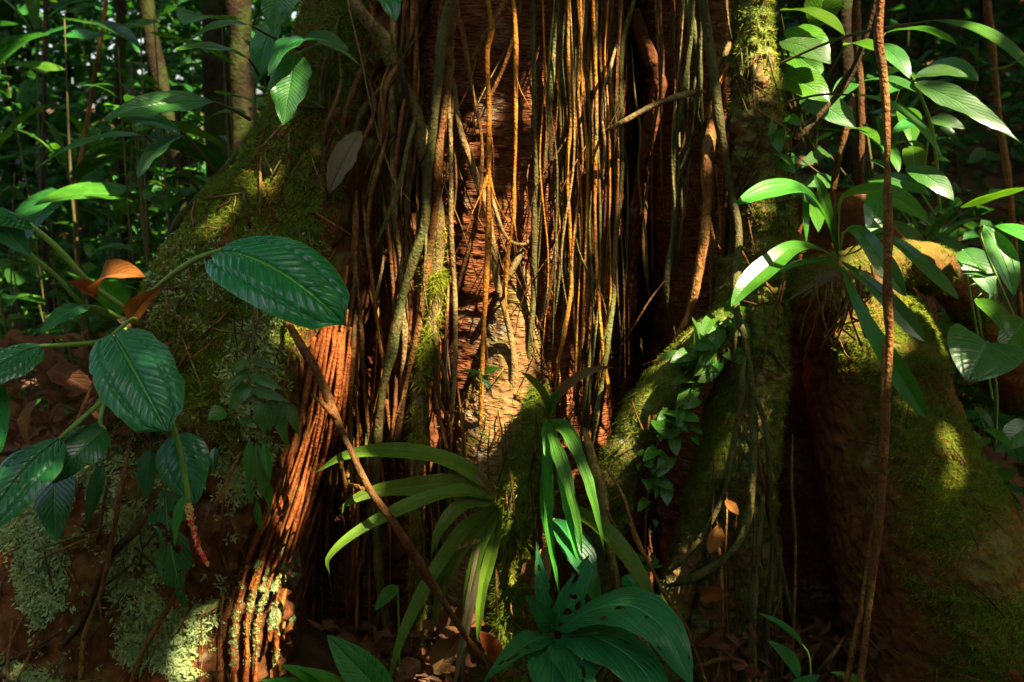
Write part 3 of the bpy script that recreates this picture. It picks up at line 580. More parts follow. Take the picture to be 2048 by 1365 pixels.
B = [('pale', 7, 2.93, [(787, 0), (789, 90), (787, 171), (785, 342), (793, 460), (800, 518), (806, 604), (809, 689), (806, 790), (798, 900)]), ('redbrown', 5, 2.94, [(828, 0), (824, 68), (804, 120), (790, 190), (780, 300)]),
     ('redbrown', 4, 2.95, [(814, 0), (818, 120), (809, 239), (806, 345), (803, 430)]), ('redbrown', 5, 2.95, [(833, 0), (829, 120), (821, 273), (814, 466), (816, 535), (812, 640)]),
     ('brown', 5.5, 2.88, [(713, 280), (712, 450), (710, 535), (718, 621), (725, 740), (739, 916), (742, 1002), (725, 1104), (706, 1190), (692, 1260)]), ('brown', 4, 2.9, [(758, 330), (773, 450), (780, 518), (787, 621), (786, 720)]),
     ('brown', 4, 2.87, [(722, 350), (732, 450), (746, 570), (756, 672), (770, 757), (778, 830)]), ('redbrown', 5, 2.86, [(712, 520), (708, 572), (695, 655), (684, 757), (674, 880)]),
     ('brown', 5, 2.84, [(716, 560), (708, 672), (701, 800), (701, 916), (706, 1036), (703, 1150), (690, 1258)]), ('brown', 5, 2.9, [(766, 700), (770, 792), (780, 860), (790, 930)]), ('pale', 2.5, 2.86, [(768, 490), (764, 540), (752, 590), (742, 620)]),
     ('redbrown', 4, 2.9, [(796, 700), (792, 800), (786, 880), (790, 960)]), ('green', 7, 2.95, [(862, 330), (866, 420), (858, 560), (850, 700), (852, 860), (860, 1000)]), ('orange', 4, 2.94, [(838, 500), (836, 600), (826, 700), (818, 800)]),
     ('redbrown', 3, 2.9, [(880, 640), (876, 740), (880, 800), (900, 850), (902, 960)]), ('brown', 3.5, 2.9, [(912, 760), (925, 850), (930, 960), (936, 1060)])]
for k in range(34):
    x = random.uniform(690, 905); y0 = random.uniform(-5, 500) if k > 4 else 0
    if y0 < 300 and x < 760: x += 80
    B.append((random.choice(['brown', 'redbrown', 'redbrown', 'black', 'orange']), random.choice([1.2, 1.6, 2.2, 3.0, 4.2]), 2.96+random.uniform(-.04, .03), [(x, y0), (x+random.uniform(-14, 14), y0+150), (x+random.uniform(-20, 20), y0+320), (x+random.uniform(-26, 20), y0+random.uniform(430, 620))]))
bundle("root_curtain", "loose curtain of reddish roots between left buttress and trunk", B)
B = []
for k in range(30):
    x = random.uniform(640, 900); y0 = random.uniform(560, 820); B.append((random.choice(['brown', 'redbrown', 'black', 'orange', 'green']), random.choice([1.4, 2., 2.8, 3.8, 5.]), 2.95+random.uniform(-.05, .05), [(x, y0), (x+random.uniform(-16, 16), y0+150), (x+random.uniform(-22, 22), y0+320), (x+random.uniform(-30, 24), 1390 if k % 2 else y0+random.uniform(380, 480))]))
bundle("root_curtain", "long thin roots falling to the ground beside the rust-coloured ridges", B)
B = []
for k in range(15):
    x = random.uniform(640, 800); y0 = random.uniform(30, 260); x -= (260-y0)*-.05
    B.append((random.choice(['brown', 'green', 'redbrown', 'black']), random.uniform(3, 6), 2.87+random.uniform(-.05, .03), [(x+random.uniform(20, 60), y0), (x+random.uniform(-10, 40), y0+70), (x+random.uniform(-20, 20), y0+150), (x-random.uniform(0, 50), y0+random.uniform(220, 320))]))
bundle("root_tangle", "tangle of mossy roots on the left buttress below the top leaves", B)
B = [('brown', 4.5, 3.0, [(1300, 330), (1292, 420), (1285, 500), (1298, 600)]), ('pale', 2.2, 2.95, [(1262, 90), (1272, 200), (1282, 260), (1276, 350), (1290, 460), (1296, 570)]), ('pale', 2.5, 2.94, [(1366, 0), (1362, 100), (1352, 180), (1342, 300), (1350, 420), (1356, 560)]),
     ('pale', 3, 2.93, [(1452, 0), (1458, 60), (1464, 85)]), ('redbrown', 4, 2.95, [(1380, 260), (1376, 360), (1362, 470), (1350, 560)]), ('brown', 4, 2.96, [(1448, 330), (1450, 450), (1446, 580)]), ('orange', 3, 2.96, [(1432, 330), (1440, 440), (1444, 560)]),
     ('brown', 6, 2.97, [(1408, 380), (1402, 480), (1396, 560)]), ('black', 6, 2.98, [(1462, 250), (1460, 380), (1452, 500), (1448, 620)]), ('brown', 3, 2.92, [(1460, 330), (1464, 420), (1460, 560)]), ('redbrown', 2.5, 2.9, [(1240, 700), (1270, 650), (1300, 600), (1330, 560)])]
for k in range(7):
    x = random.uniform(1310, 1460); y0 = random.choice([0, 0, random.uniform(80, 300)]); B.append((random.choice(['brown', 'redbrown', 'black', 'green', 'orange']), random.uniform(2.5, 4.5), 3.0+random.uniform(-.05, .03), [(x, y0), (x+random.uniform(-14, 14), y0+150), (x+random.uniform(-16, 16), y0+280), (x+random.uniform(-20, 20), y0+random.uniform(330, 560))]))
bundle("root_curtain", "sparse curtain of thin roots between dark hollow and mossy pillar", B)
B = []
for k in range(13):
    x = random.uniform(1400, 1600); y0 = random.uniform(800, 1080); B.append((random.choice(['brown', 'green', 'black']), random.uniform(2.2, 4.5), 2.65+random.uniform(-.03, .05), [(x, y0), (x+random.uniform(-8, 8), y0+110), (x+random.uniform(-12, 12), y0+220), (x+random.uniform(-14, 14), 1390)]))
bundle("root_curtain", "low curtain of thin dark roots under the mossy pillar", B)
B = []
for k in range(16):
    x = random.uniform(790, 1100); y0 = random.uniform(800, 1000); B.append((random.choice(['brown', 'redbrown', 'black']), random.uniform(2.5, 5), 2.84+random.uniform(-.04, .08), [(x, y0), (x+random.uniform(-10, 10), y0+130), (x+random.uniform(-14, 14), y0+260), (x+random.uniform(-20, 20), 1390)]))
bundle("root_curtain", "thin roots reaching the ground behind the bromeliad", B)
B = []
for k in range(30):
    x = random.uniform(850, 1260); y0 = random.uniform(0, 420); a = random.uniform(-.5, .5); l = random.uniform(160, 420)
    B.append((random.choice(['brown', 'redbrown', 'pale', 'black']), random.uniform(.9, 2.0), 2.97+random.uniform(-.04, .04), [(x, max(14, y0)), (x+a*l*.3+random.uniform(-14, 14), y0+l*.3), (x+a*l*.6+random.uniform(-18, 18), y0+l*.6), (x+a*l+random.uniform(-20, 20), y0+l)]))
bundle("thread_root_web", "web of hair-thin roots criss-crossing the front of the trunk", B)
B = []
for k in range(40):
    x = random.uniform(985, 1090); y0 = random.uniform(800, 1200); l = random.uniform(60, 200)
    B.append((random.choice(['brown', 'redbrown', 'black', 'green']), random.uniform(1.2, 3.2), 2.66+random.uniform(-.05, .04), [(x, y0), (x+random.uniform(-14, 14), y0+l*.4), (x+random.uniform(-24, 16), y0+l)]))
bundle("root_shag", "shaggy rootlets hanging on the mossy root between the leaf plants", B)
B = []
for k in range(34):
    x = random.uniform(300, 600); y0 = random.uniform(430, 640)+(x < 400)*40; yb = np.interp(y0, [300, 500, 700], [2.82, 2.70, 2.58])
    a = random.choice([0, 0, 1]); dx, dy = (random.uniform(-14, 14), random.uniform(40, 110)) if a == 0 else (random.uniform(-110, 110), random.uniform(-20, 50))
    B.append((random.choice(['brown', 'pale', 'green', 'black']), random.uniform(1.0, 2.2), yb-.02, [(x, y0), (x+dx*.4+random.uniform(-8, 8), y0+dy*.4), (x+dx, y0+dy)]))
bundle("rootlet_mat", "mat of fine wiry rootlets on the left buttress behind the big leaf", B)
mat_of_rootlets("rootlet_mat", "fine rootlets and fibres woven over the mossy left buttress", "buttL", 90, (330, 700, 60, 700), (.9, 2.6), (60, 190), -.3, seed=1)
mat_of_rootlets("rootlet_mat", "dry fibres and thin roots on the lower left buttress", "buttL", 50, (0, 470, 720, 1360), (1.0, 3.2), (60, 240), -.5, ('brown', 'black', 'green', 'redbrown'), seed=2)
mat_of_rootlets("rootlet_mat", "thin creeping roots clinging to the mossy pillar", "mossy_pillar", 60, (1450, 1590, 40, 1300), (1.0, 3.4), (80, 260), .02, ('brown', 'green', 'black', 'redbrown'), seed=3)
mat_of_rootlets("rootlet_mat", "fine roots trailing over the diagonal root", "diag", 30, (1190, 1500, 620, 1300), (.9, 2.6), (60, 160), -.4, ('brown', 'green', 'black'), seed=4)
mat_of_rootlets("rootlet_mat", "thin roots and fibres on the right buttress and its moss", "buttR", 30, (1660, 2040, 620, 1340), (.8, 2.0), (60, 170), .2, ('brown', 'black', 'green'), seed=5)
mat_of_rootlets("rootlet_mat", "tiny roots crossing the sunlit foot ridge of the trunk", "ridge", 26, (900, 1110, 620, 1100), (.9, 2.4), (60, 160), 0., ('brown', 'pale', 'black', 'redbrown'), seed=6)
# moss beards on some roots
b = Bag()
def onroot(key, n, h, y0, y1, **kw):
    p, q = sample(key, n, lambda px, py, c, nn: ((py > y0)*(py < y1))*np.clip((fbm(c, 8, 91, 3)-.4)*7, .05, 1), -1)
    if len(p): b.add(*tufts(p, q, h, **kw))
onroot(LK, 900, .022, 540, 760, wid=.16, droop=.8); onroot(LK, 1300, .012, 60, 1340, droop=.5); onroot(LK, 700, .026, 760, 1300, wid=.13, droop=1.2)
Vv, F, U = b.data()
part("moss", Vv-0, F, MT['mossy'], LICH, U, False)["kind"] = "stuff"
# ---------------------------------------------------------------- leaves
def wprof(t, shape):
    t = np.clip(t, 0, 1)
    if shape == 'ovate': return np.sin(math.pi*t**.72)**.75*(1-.15*t)
    if shape == 'wide': return np.where(t < .9, np.sqrt(np.clip(1-((t-.46)/.52)**2, 0, 1))**.9, 0)*1.0+np.where(t >= .9, np.sqrt(np.clip(1-((.9-.46)/.52)**2, 0, 1))**.9*((1-t)/.1)**1.3, 0)
    if shape == 'wide0': return np.sin(math.pi*np.clip(t, 0, 1)**.60)**.58*(1-.12*t)
    if shape == 'ellip': return np.sin(math.pi*t**.9)**.8
    if shape == 'lance': return np.sin(math.pi*t**.6)**1.1
    if shape == 'strap': return np.minimum(1, .55+t*2.2)*np.clip(1-t**3.5, 0, 1)**.9
    if shape == 'spoon': return (np.clip(.12+1.2*t**1.3, 0, 1))*np.clip(1-t**6, 0, 1)**.8
    if shape == 'heart': return np.clip(np.sin(math.pi*np.clip(t*.86+.14, 0, 1)**.62), 0, 1)**.7
    return np.sin(math.pi*t)
def leaf_geo(base, tip, W, N=(0, -.75, .65), shape='ovate', arch=.08, fold=.18, curl=0.0, quilt=0.0, nq=12, wave=.0, nl=22, nw=10, holes=0.0, seed=0, twist=0.0, mid=None, arcl=None, tear=0.0):
    base = np.array(base, float); tip = np.array(tip, float); C = tip-base; L = np.linalg.norm(C); N = np.array(N, float)
    N = N-C*np.dot(N, C)/L**2; N = N/np.linalg.norm(N)
    t = np.linspace(0, 1, nl+1)
    if mid is not None:
        sp = crom(np.array([base]+[np.array(m, float) for m in mid]+[tip]), nl+1)
    else: sp = base+C*t[:, None]+N*(arch*L*4*t*(1-t))[:, None]
    T = nrm(np.gradient(sp, axis=0)); Nt = nrm(N-T*(T@N)[:, None]); B = np.cross(T, Nt)
    if twist:
        a = twist*t[:, None]; B, Nt = B*np.cos(a)+Nt*np.sin(a), Nt*np.cos(a)-B*np.sin(a)
    u = np.linspace(-1, 1, 2*nw+1); w = wprof(t, shape)*W/2
    rs = np.random.default_rng(seed+1)
    ph = rs.uniform(0, 6.28, 4)
    edge = 1+wave*np.stack([np.sin(t*19+ph[0])+.6*np.sin(t*37+ph[1]), np.sin(t*17+ph[2])+.6*np.sin(t*41+ph[3])])
    w2 = np.where(u[None, :] < 0, edge[0][:, None], edge[1][:, None])*w[:, None]
    h = fold*np.abs(u)[None]*w[:, None]-curl*(u[None]**2)*w[:, None]
    uu, tt = np.broadcast_arrays(u[None, :], t[:, None])
    if quilt:
        x = (tt-.28*np.abs(uu))*nq*2*math.pi
        h = h+quilt*W*np.abs(np.sin(x/2))**.8*np.clip(np.abs(uu)*6, 0, 1)*(1-np.abs(uu)**6)*np.sin(math.pi*np.clip(tt, .02, .98))**.4
        h = h-quilt*W*2.2*np.exp(-((np.abs(uu)-.62)/.05)**2)*.6-quilt*W*1.3*np.exp(-(uu/.05)**2)
    if wave: h = h+wave*W*.6*np.abs(uu)**2*np.sin(tt*16+ph[0]+uu*1.5)
    back = 0
    if shape == 'heart': back = -.16*L*np.clip(np.abs(uu)-.12, 0, 1)**.7*np.clip(1-tt*2.2, 0, 1)
    if tear:
        k = np.clip((noise(np.stack([tt.ravel()*9, (uu.ravel() > 0)*3., 0*tt.ravel()+seed], -1), 1., 5).reshape(tt.shape)-.5)*4, 0, 1)
        w2 = w2*(1-tear*k)
    V = sp[:, None]+B[:, None]*(uu*w2)[..., None]+Nt[:, None]*h[..., None]
    if shape == 'heart': V = V+T[:, None]*np.asarray(back)[..., None]
    V = V.reshape(-1, 3); F = grid_faces(nl+1, 2*nw+1, False)
    uv = np.stack([uu*.5+.5, tt], -1).reshape(-1, 2)
    if holes:
        c = uv[F].mean(1)*np.array([W*60, L*60]); n = noise(np.column_stack([c, np.full(len(c), seed*3.7)]), .8, 8)
        n2 = noise(np.column_stack([c, np.full(len(c), seed*1.7)]), 1.3, 18)
        F = F[(n*.75+n2*.25) < .97-holes]
    return V, F, uv
SEED = [0]
CV = Vector((0, -1, .2))
def leaf(parent, b, t, W, mat, N=(0, -.75, .65), petiole=None, pr=3.0, name="leaf", mid=None, pmat='petiole', **kw):
    """b, t: (px, py, Y) of the leaf's base and tip; W width in photo pixels; petiole: list of (px, py, Y) from the stem to the base"""
    SEED[0] += 1
    B0, T0 = P(*b), P(*t); Y = (b[2]+t[2])/2
    Vv, F, uv = leaf_geo(B0, T0, M(W, Y), N, seed=SEED[0], mid=[P(*m) for m in mid] if mid else None, **kw)
    o = part(name, Vv, F, MT[mat], parent, uv)
    if petiole:
        r = M(pr, b[2]); Vp, Fp, up = tube([P(*q) for q in petiole]+[B0], [r*1.15]*len(petiole)+[r*.8], 8, .02, .06, SEED[0])
        part("petiole", Vp, Fp, MT[pmat], parent, up)
    return o
def stem(parent, pts, r, mat='stem', name="stem", warp=.1):
    Vp, Fp, up = tube([P(*q) for q in pts], [M(r, q[2]) for q in pts], 8, .02, warp, len(pts)*7+int(pts[0][0]))
    return part(name, Vp, Fp, MT[mat], parent, up)

# --- the big glossy-leaved plant at the left with its red berry spike
A = thing("glossy_leaved_plant", P(262, 640, 2.42), "large plant with quilted glossy dark leaves and red berry spike at left", "plant")
Q = dict(quilt=.030, nq=13, nl=70, nw=22, fold=.10, curl=.22)
leaf(A, (441, 500, 2.22), (694, 652, 2.06), 188, 'anth', (.05, -.62, .80), [(262, 632, 2.42), (320, 570, 2.36), (390, 520, 2.26)], 5, arch=.14, shape='wide', **Q)
leaf(A, (226, 668, 2.2), (336, 868, 2.02), 162, 'anthp', (.12, -.72, .66), [(272, 640, 2.4), (262, 640, 2.3)], 4, arch=.10, wave=.03, shape='wide', **Q)
leaf(A, (80, 692, 2.16), (-70, 800, 2.02), 120, 'anthp', (-.1, -.6, .75), [(262, 655, 2.4), (205, 683, 2.3), (140, 690, 2.2)], 5, arch=.10, wave=.03, **Q)
leaf(A, (60, 448, 2.3), (-90, 440, 2.15), 110, 'anth', (0, -.6, .75), [(255, 620, 2.42), (185, 570, 2.38), (110, 492, 2.32)], 5, arch=.12, **Q)
leaf(A, (-30, 420, 2.22), (62, 512, 2.24), 60, 'anthp', (.3, -.8, .4), [(240, 640, 2.42), (170, 612, 2.36), (110, 550, 2.3), (64, 512, 2.25)], 4, arch=.05, fold=.4, nl=30)
leaf(A, (176, 612, 2.35), (82, 668, 2.22), 52, 'anthp', (.1, -.5, .85), arch=.10, petiole=[(250, 640, 2.42), (205, 618, 2.38)], pr=4, nl=30, fold=.1)
leaf(A, (118, 878, 2.16), (-45, 1095, 1.98), 165, 'anthp', (-.35, -.75, .5), [(262, 650, 2.42), (240, 745, 2.34), (205, 800, 2.26), (150, 850, 2.2)], 5, arch=.10, wave=.03, holes=.18, **Q)
leaf(A, (210, 858, 2.25), (105, 968, 2.14), 92, 'anthp', (.1, -.8, .5), [(265, 660, 2.42), (218, 775, 2.34), (200, 845, 2.28)], 4, arch=.10, wave=.04, nl=50, nw=16, fold=.1)
leaf(A, (112, 925, 2.3), (113, 1085, 2.2), 92, 'anthp', (.1, -.95, .2), [(120, 880, 2.3)], 3, arch=.05, nl=40, nw=12, fold=.1)
leaf(A, (352, 868, 2.3), (392, 1010, 2.22), 118, 'anthp', (.1, -.92, .35), [(275, 650, 2.42), (330, 780, 2.34)], 4, arch=.06, quilt=.012, nq=9, nl=50, nw=16, fold=.08, curl=.15)
leaf(A, (330, 978, 2.32), (372, 1216, 2.26), 104, 'anthp', (-.15, -.95, .2), [(330, 900, 2.33)], 3, arch=.06, holes=.34, tear=.5, wave=.05, nl=70, nw=26, fold=.05)
leaf(A, (-8, 762, 2.1), (2, 905, 2.05), 50, 'anth', (.4, -.85, .2), arch=.06, nl=40, nw=12, quilt=.012)
leaf(A, (368, 992, 2.2), (350, 1096, 2.16), 24, 'pleat', (-.3, -.95, .1), arch=.08, shape='lance', name="bract")
leaf(A, (205, 930, 2.34), (172, 1062, 2.3), 34, 'anthp', (0, -.95, .2), arch=.04, shape='lance')
leaf(A, (300, 900, 2.34), (292, 1000, 2.32), 44, 'anthp', (0, -.95, .2), arch=.04)
leaf(A, (430, 895, 2.34), (428, 950, 2.3), 22, 'anthp', (0, -.95, .2), arch=.04)
leaf(A, (196, 592, 2.36), (292, 556, 2.28), 64, 'deadl', (.1, -.6, .8), arch=.22, fold=.5, wave=.06, name="dead_leaf", shape='ellip')
leaf(A, (196, 592, 2.36), (134, 562, 2.3), 48, 'deadl', (-.2, -.7, .7), arch=-.06, fold=.5, wave=.06, name="dead_leaf", shape='lance')
leaf(A, (262, 640, 2.4), (330, 570, 2.36), 44, 'deadl', (.2, -.8, .4), arch=.1, fold=.7, name="dead_leaf", shape='lance')
for a in range(14):
    x, y = 262+random.uniform(-45, 45), 640+random.uniform(-25, 30)
    leaf(A, (x, y, 2.42), (x+random.uniform(-50, 50), y+random.uniform(-40, 60), 2.38), random.uniform(8, 18), random.choice(['deadg', 'litter', 'deadl']), arch=.15, shape='lance', name="dried_sheath", nl=8, nw=3)
for pts in ([(262, 650, 2.44), (200, 780, 2.38), (140, 880, 2.3)], [(205, 720, 2.4), (160, 830, 2.34), (120, 900, 2.28)]): stem(A, pts, 4, 'brown', "dry_petiole")
stem(A, [(345, 850, 2.14), (362, 905, 2.14), (372, 960, 2.14), (377, 1005, 2.14)], 6, 'petiole', "flower_stalk")
sx = [(377, 1005, 2.14), (384, 1050, 2.13), (396, 1092, 2.12), (416, 1132, 2.11)]
SPX = stem(A, sx, 4, 'spadix', "berry_spike")
bg1, bg2 = Bag(), Bag(); cv = crom(np.array([list(P(*q)) for q in sx]), 60)
ico_v = np.array([(0, 0, 1), (.89, 0, .45), (.28, .85, .45), (-.72, .53, .45), (-.72, -.53, .45), (.28, -.85, .45), (.72, .53, -.45), (-.28, .85, -.45), (-.89, 0, -.45), (-.28, -.85, -.45), (.72, -.53, -.45), (0, 0, -1)])
ico_f = np.array([(0, 1, 2), (0, 2, 3), (0, 3, 4), (0, 4, 5), (0, 5, 1), (1, 6, 2), (2, 7, 3), (3, 8, 4), (4, 9, 5), (5, 10, 1), (2, 6, 7), (3, 7, 8), (4, 8, 9), (5, 9, 10), (1, 10, 6), (6, 11, 7), (7, 11, 8), (8, 11, 9), (9, 11, 10), (10, 11, 6)])
for k in range(300):
    i = random.randrange(2, 57); d = nrm(RNG.normal(size=(1, 3)))[0]; r = M(random.uniform(1.5, 2.7), 2.13)
    red = random.random() < ss(np.array(float(i)), 6, 30)*(1-ss(np.array(float(i)), 50, 60)*.6)
    (bg1 if red else bg2).add(ico_v*r*np.array([1, 1, 1.2])+cv[i]+d*M(7.5*(1.15-.6*i/60), 2.13)*random.uniform(.6, 1.25), ico_f)
for nm, bb, m in (("berry", bg1, 'berry'), ("dry_floret", bg2, 'spadix')):
    V_, F_, U_ = bb.data(); o = link(nm, mkmesh(nm, V_-np.array(A.location), F_, U_), MT[m], SPX); o["kind"] = "stuff"

# --- leafy climber at the upper left edge of the buttress
A = thing("ribbed_leaf_climber", P(500, 270, 3.0), "climber with wavy ribbed leaves reaching left from the mossy buttress edge", "climber")
E = dict(wave=.05, nl=44, nw=12, quilt=.012, nq=20)
leaf(A, (428, 204, 2.9), (208, 238, 2.75), 66, 'epi', (0, -.72, .7), [(500, 240, 3.0), (470, 222, 2.95)], 3, arch=.06, shape='ellip', pmat='stem', **E)
leaf(A, (362, 262, 2.9), (250, 240, 2.8), 46, 'epi', (.1, -.6, .8), [(436, 350, 3.0), (400, 305, 2.95)], 3, arch=.08, shape='ellip', pmat='stem', **E)
leaf(A, (364, 270, 2.9), (276, 358, 2.78), 54, 'epi', (-.4, -.7, .5), arch=.10, shape='ellip', **E)
leaf(A, (290, 272, 2.88), (72, 338, 2.7), 40, 'epi', (-.1, -.35, .95), [(400, 382, 3.0), (340, 318, 2.94)], 3, arch=.10, shape='lance', pmat='stem', **E)
A = thing("ribbed_leaf_climber", P(690, 110, 2.95), "climber with broad ribbed leaves hanging at the buttress's upper end", "climber")
leaf(A, (503, 52, 2.85), (384, 78, 2.75), 30, 'epi', (0, -.5, .85), [(600, 100, 2.95), (545, 75, 2.9)], 2.5, arch=.12, shape='ellip', pmat='stem', **E)
leaf(A, (497, 118, 2.85), (344, 102, 2.75), 36, 'under', (0, -.45, .9), [(525, 168, 2.95), (512, 140, 2.9)], 2.5, arch=.10, shape='ellip', pmat='stem', **E)
leaf(A, (572, -60, 2.85), (545, 66, 2.8), 84, 'epi', (.1, -.9, .35), [(610, -90, 2.9)], 3, arch=.05, shape='ovate', **E)
leaf(A, (548, 40, 2.95), (512, 170, 2.92), 60, 'epi', (-.2, -.9, .35), arch=.05, shape='ovate', **E)
leaf(A, (634, 86, 2.85), (538, 152, 2.7), 62, 'epi', (-.15, -.5, .85), [(700, 112, 2.95), (668, 95, 2.9)], 3, arch=.20, shape='ovate', **E)
leaf(A, (606, 76, 2.86), (698, 104, 2.8), 52, 'epi', (.1, -.6, .8), [(740, 150, 2.95), (690, 108, 2.9)], 2, arch=.10, shape='ovate', **E)
leaf(A, (592, 108, 2.8), (568, 250, 2.74), 84, 'epi', (0, -.95, .25), [(640, 90, 2.9)], 3, arch=.06, shape='ovate', **E)
leaf(A, (775, -25, 2.8), (792, 44, 2.75), 46, 'anth', (0, -.9, .4), arch=.05, **E)
o = leaf(None, (722, 262, 2.86), (658, 388, 2.8), 52, 'deadg', (-.2, -.9, .2), name="hanging_dead_leaf", wave=.05, quilt=.02, nq=14, nl=40, nw=10, arch=.06, shape='ellip', fold=.4)
tag(o, "pale dry leaf caught among the roots on the left buttress", "leaf")

# --- small sprig and hanging jointed plant on the left buttress
A = thing("hanging_sprig", P(505, 690, 2.6), "sprig of narrow green leaflets hanging on the mossy left buttress", "sprig")
stem(A, [(506, 640, 2.62), (504, 700, 2.58), (497, 745, 2.54), (500, 785, 2.52), (525, 802, 2.5), (560, 800, 2.48), (585, 812, 2.46)], 1.8)
for b_, t_, w in (((497, 722), (456, 746), 18), ((500, 740), (463, 776), 24), ((497, 768), (456, 826), 34), ((503, 720), (560, 740), 18), ((504, 752), (570, 782), 22), ((504, 778), (584, 806), 24), ((520, 803), (532, 875), 34), ((546, 800), (540, 868), 30), ((556, 802), (577, 902), 32), ((576, 806), (598, 874), 26), ((450, 820), (414, 842), 40), ((565, 800), (560, 850), 20), ((480, 842), (520, 845), 16)):
    leaf(A, (*b_, 2.5), (*t_, 2.47), w, 'climb', (random.uniform(-.3, .3), -.8, .5), shape='lance', arch=.06, nl=12, nw=5)
A = thing("jointed_hanging_plant", P(505, 885, 2.56), "dim hanging plant of flat jointed green segments beside rust ridges", "plant")
for b_, t_, w in (((500, 880), (498, 965), 26), ((512, 884), (532, 1000), 30), ((535, 958), (541, 1018), 20), ((514, 1000), (523, 1062), 20), ((495, 955), (506, 1010), 18), ((528, 880), (540, 960), 20)):
    leaf(A, (*b_, 2.5), (*t_, 2.48), w, 'orch', (random.uniform(-.4, .4), -.95, .1), shape='ellip', arch=.04, nl=12, nw=5)

# --- bromeliad at the foot of the trunk
A = thing("bromeliad", P(1000, 1000, 2.62), "green strap-leaved bromeliad arching left from the mossy root", "bromeliad")
S = dict(shape='strap', fold=.45, wave=.03, nl=44, nw=6, curl=.0)
def strap(par, pts, W, mat='brom', N=(0, -.5, .9), **kw):
    d = dict(S); d.update(kw); leaf(par, pts[0], pts[-1], W*(1.2 if mat == 'brom' else 1), mat, N, mid=pts[1:-1], **d)
strap(A, [(990, 985, 2.62), (920, 935, 2.55), (850, 910, 2.5), (770, 903, 2.45), (690, 912, 2.4), (632, 945, 2.36)], 33, N=(.1, -.75, .65))
strap(A, [(985, 992, 2.6), (900, 968, 2.52), (820, 975, 2.45), (745, 985, 2.4), (690, 1010, 2.36), (684, 1030, 2.35)], 35, N=(.1, -.85, .5))
strap(A, [(985, 998, 2.6), (920, 985, 2.5), (850, 1000, 2.42), (770, 1035, 2.36), (700, 1075, 2.32), (655, 1120, 2.3), (660, 1150, 2.3)], 29, N=(.1, -.6, .8))
strap(A, [(990, 1005, 2.6), (920, 1015, 2.48), (880, 1060, 2.42), (862, 1110, 2.4)], 30, N=(-.1, -.8, .6))
strap(A, [(990, 1012, 2.6), (930, 1060, 2.5), (880, 1130, 2.44), (835, 1210, 2.4), (800, 1290, 2.36), (775, 1380, 2.34)], 29, N=(-.5, -.8, .4))
strap(A, [(995, 1015, 2.6), (950, 1060, 2.52), (905, 1130, 2.46), (880, 1200, 2.44), (868, 1260, 2.44)], 35, N=(-.5, -.8, .4))
strap(A, [(998, 1018, 2.6), (970, 1070, 2.52), (945, 1150, 2.48), (925, 1235, 2.46)], 26, N=(-.4, -.9, .3))
strap(A, [(1000, 1020, 2.6), (985, 1100, 2.54), (965, 1180, 2.52), (955, 1290, 2.5)], 23, N=(-.2, -.9, .3))
strap(A, [(985, 985, 2.6), (962, 960, 2.58), (935, 930, 2.58)], 26, 'pink', N=(-.3, -.8, .5))
strap(A, [(960, 1080, 2.5), (930, 1090, 2.48), (900, 1105, 2.46)], 14, 'pale', fold=.1)
strap(A, [(975, 1030, 2.56), (960, 1100, 2.5), (940, 1200, 2.46), (915, 1340, 2.44), (905, 1400, 2.44)], 18, 'deadg', N=(-.3, -.9, .2), name="dry_leaf")
strap(A, [(960, 1060, 2.54), (950, 1180, 2.5), (930, 1290, 2.48), (925, 1400, 2.46)], 16, 'deadg', N=(-.3, -.9, .2), name="dry_leaf")
A = thing("bromeliad", P(1096, 835, 2.7), "small pink-flushed bromeliad perched on the dark root tip", "bromeliad")
strap(A, [(1096, 832, 2.7), (1085, 790, 2.66), (1062, 760, 2.62), (1040, 744, 2.6)], 20, 'brom', N=(.5, -.7, .4))
strap(A, [(1100, 832, 2.7), (1115, 795, 2.66), (1150, 760, 2.62), (1195, 738, 2.58), (1228, 735, 2.56)], 24, 'pink', N=(-.4, -.8, .4))
strap(A, [(1100, 828, 2.68), (1108, 800, 2.65), (1122, 780, 2.63)], 16, 'pleat', N=(-.3, -.9, .2))
strap(A, [(1092, 832, 2.68), (1080, 815, 2.66), (1068, 808, 2.65)], 14, 'pink')
A = thing("spotted_strap_plant", P(1180, 1050, 2.58), "yellowing spotted strap leaf drooping right below the pleated leaves", "plant")
strap(A, [(1140, 1020, 2.62), (1190, 1050, 2.56), (1235, 1095, 2.5), (1275, 1150, 2.46), (1300, 1200, 2.44), (1316, 1250, 2.43)], 40, 'brom', N=(.5, -.7, .6), holes=.2, nl=60, nw=12)
A = thing("pleated_leaf_seedling", P(1092, 842, 2.62), "bright green pleated drooping leaves beneath the pink-flushed bromeliad", "palm seedling")
PL = dict(fold=.25, nl=50, nw=10)
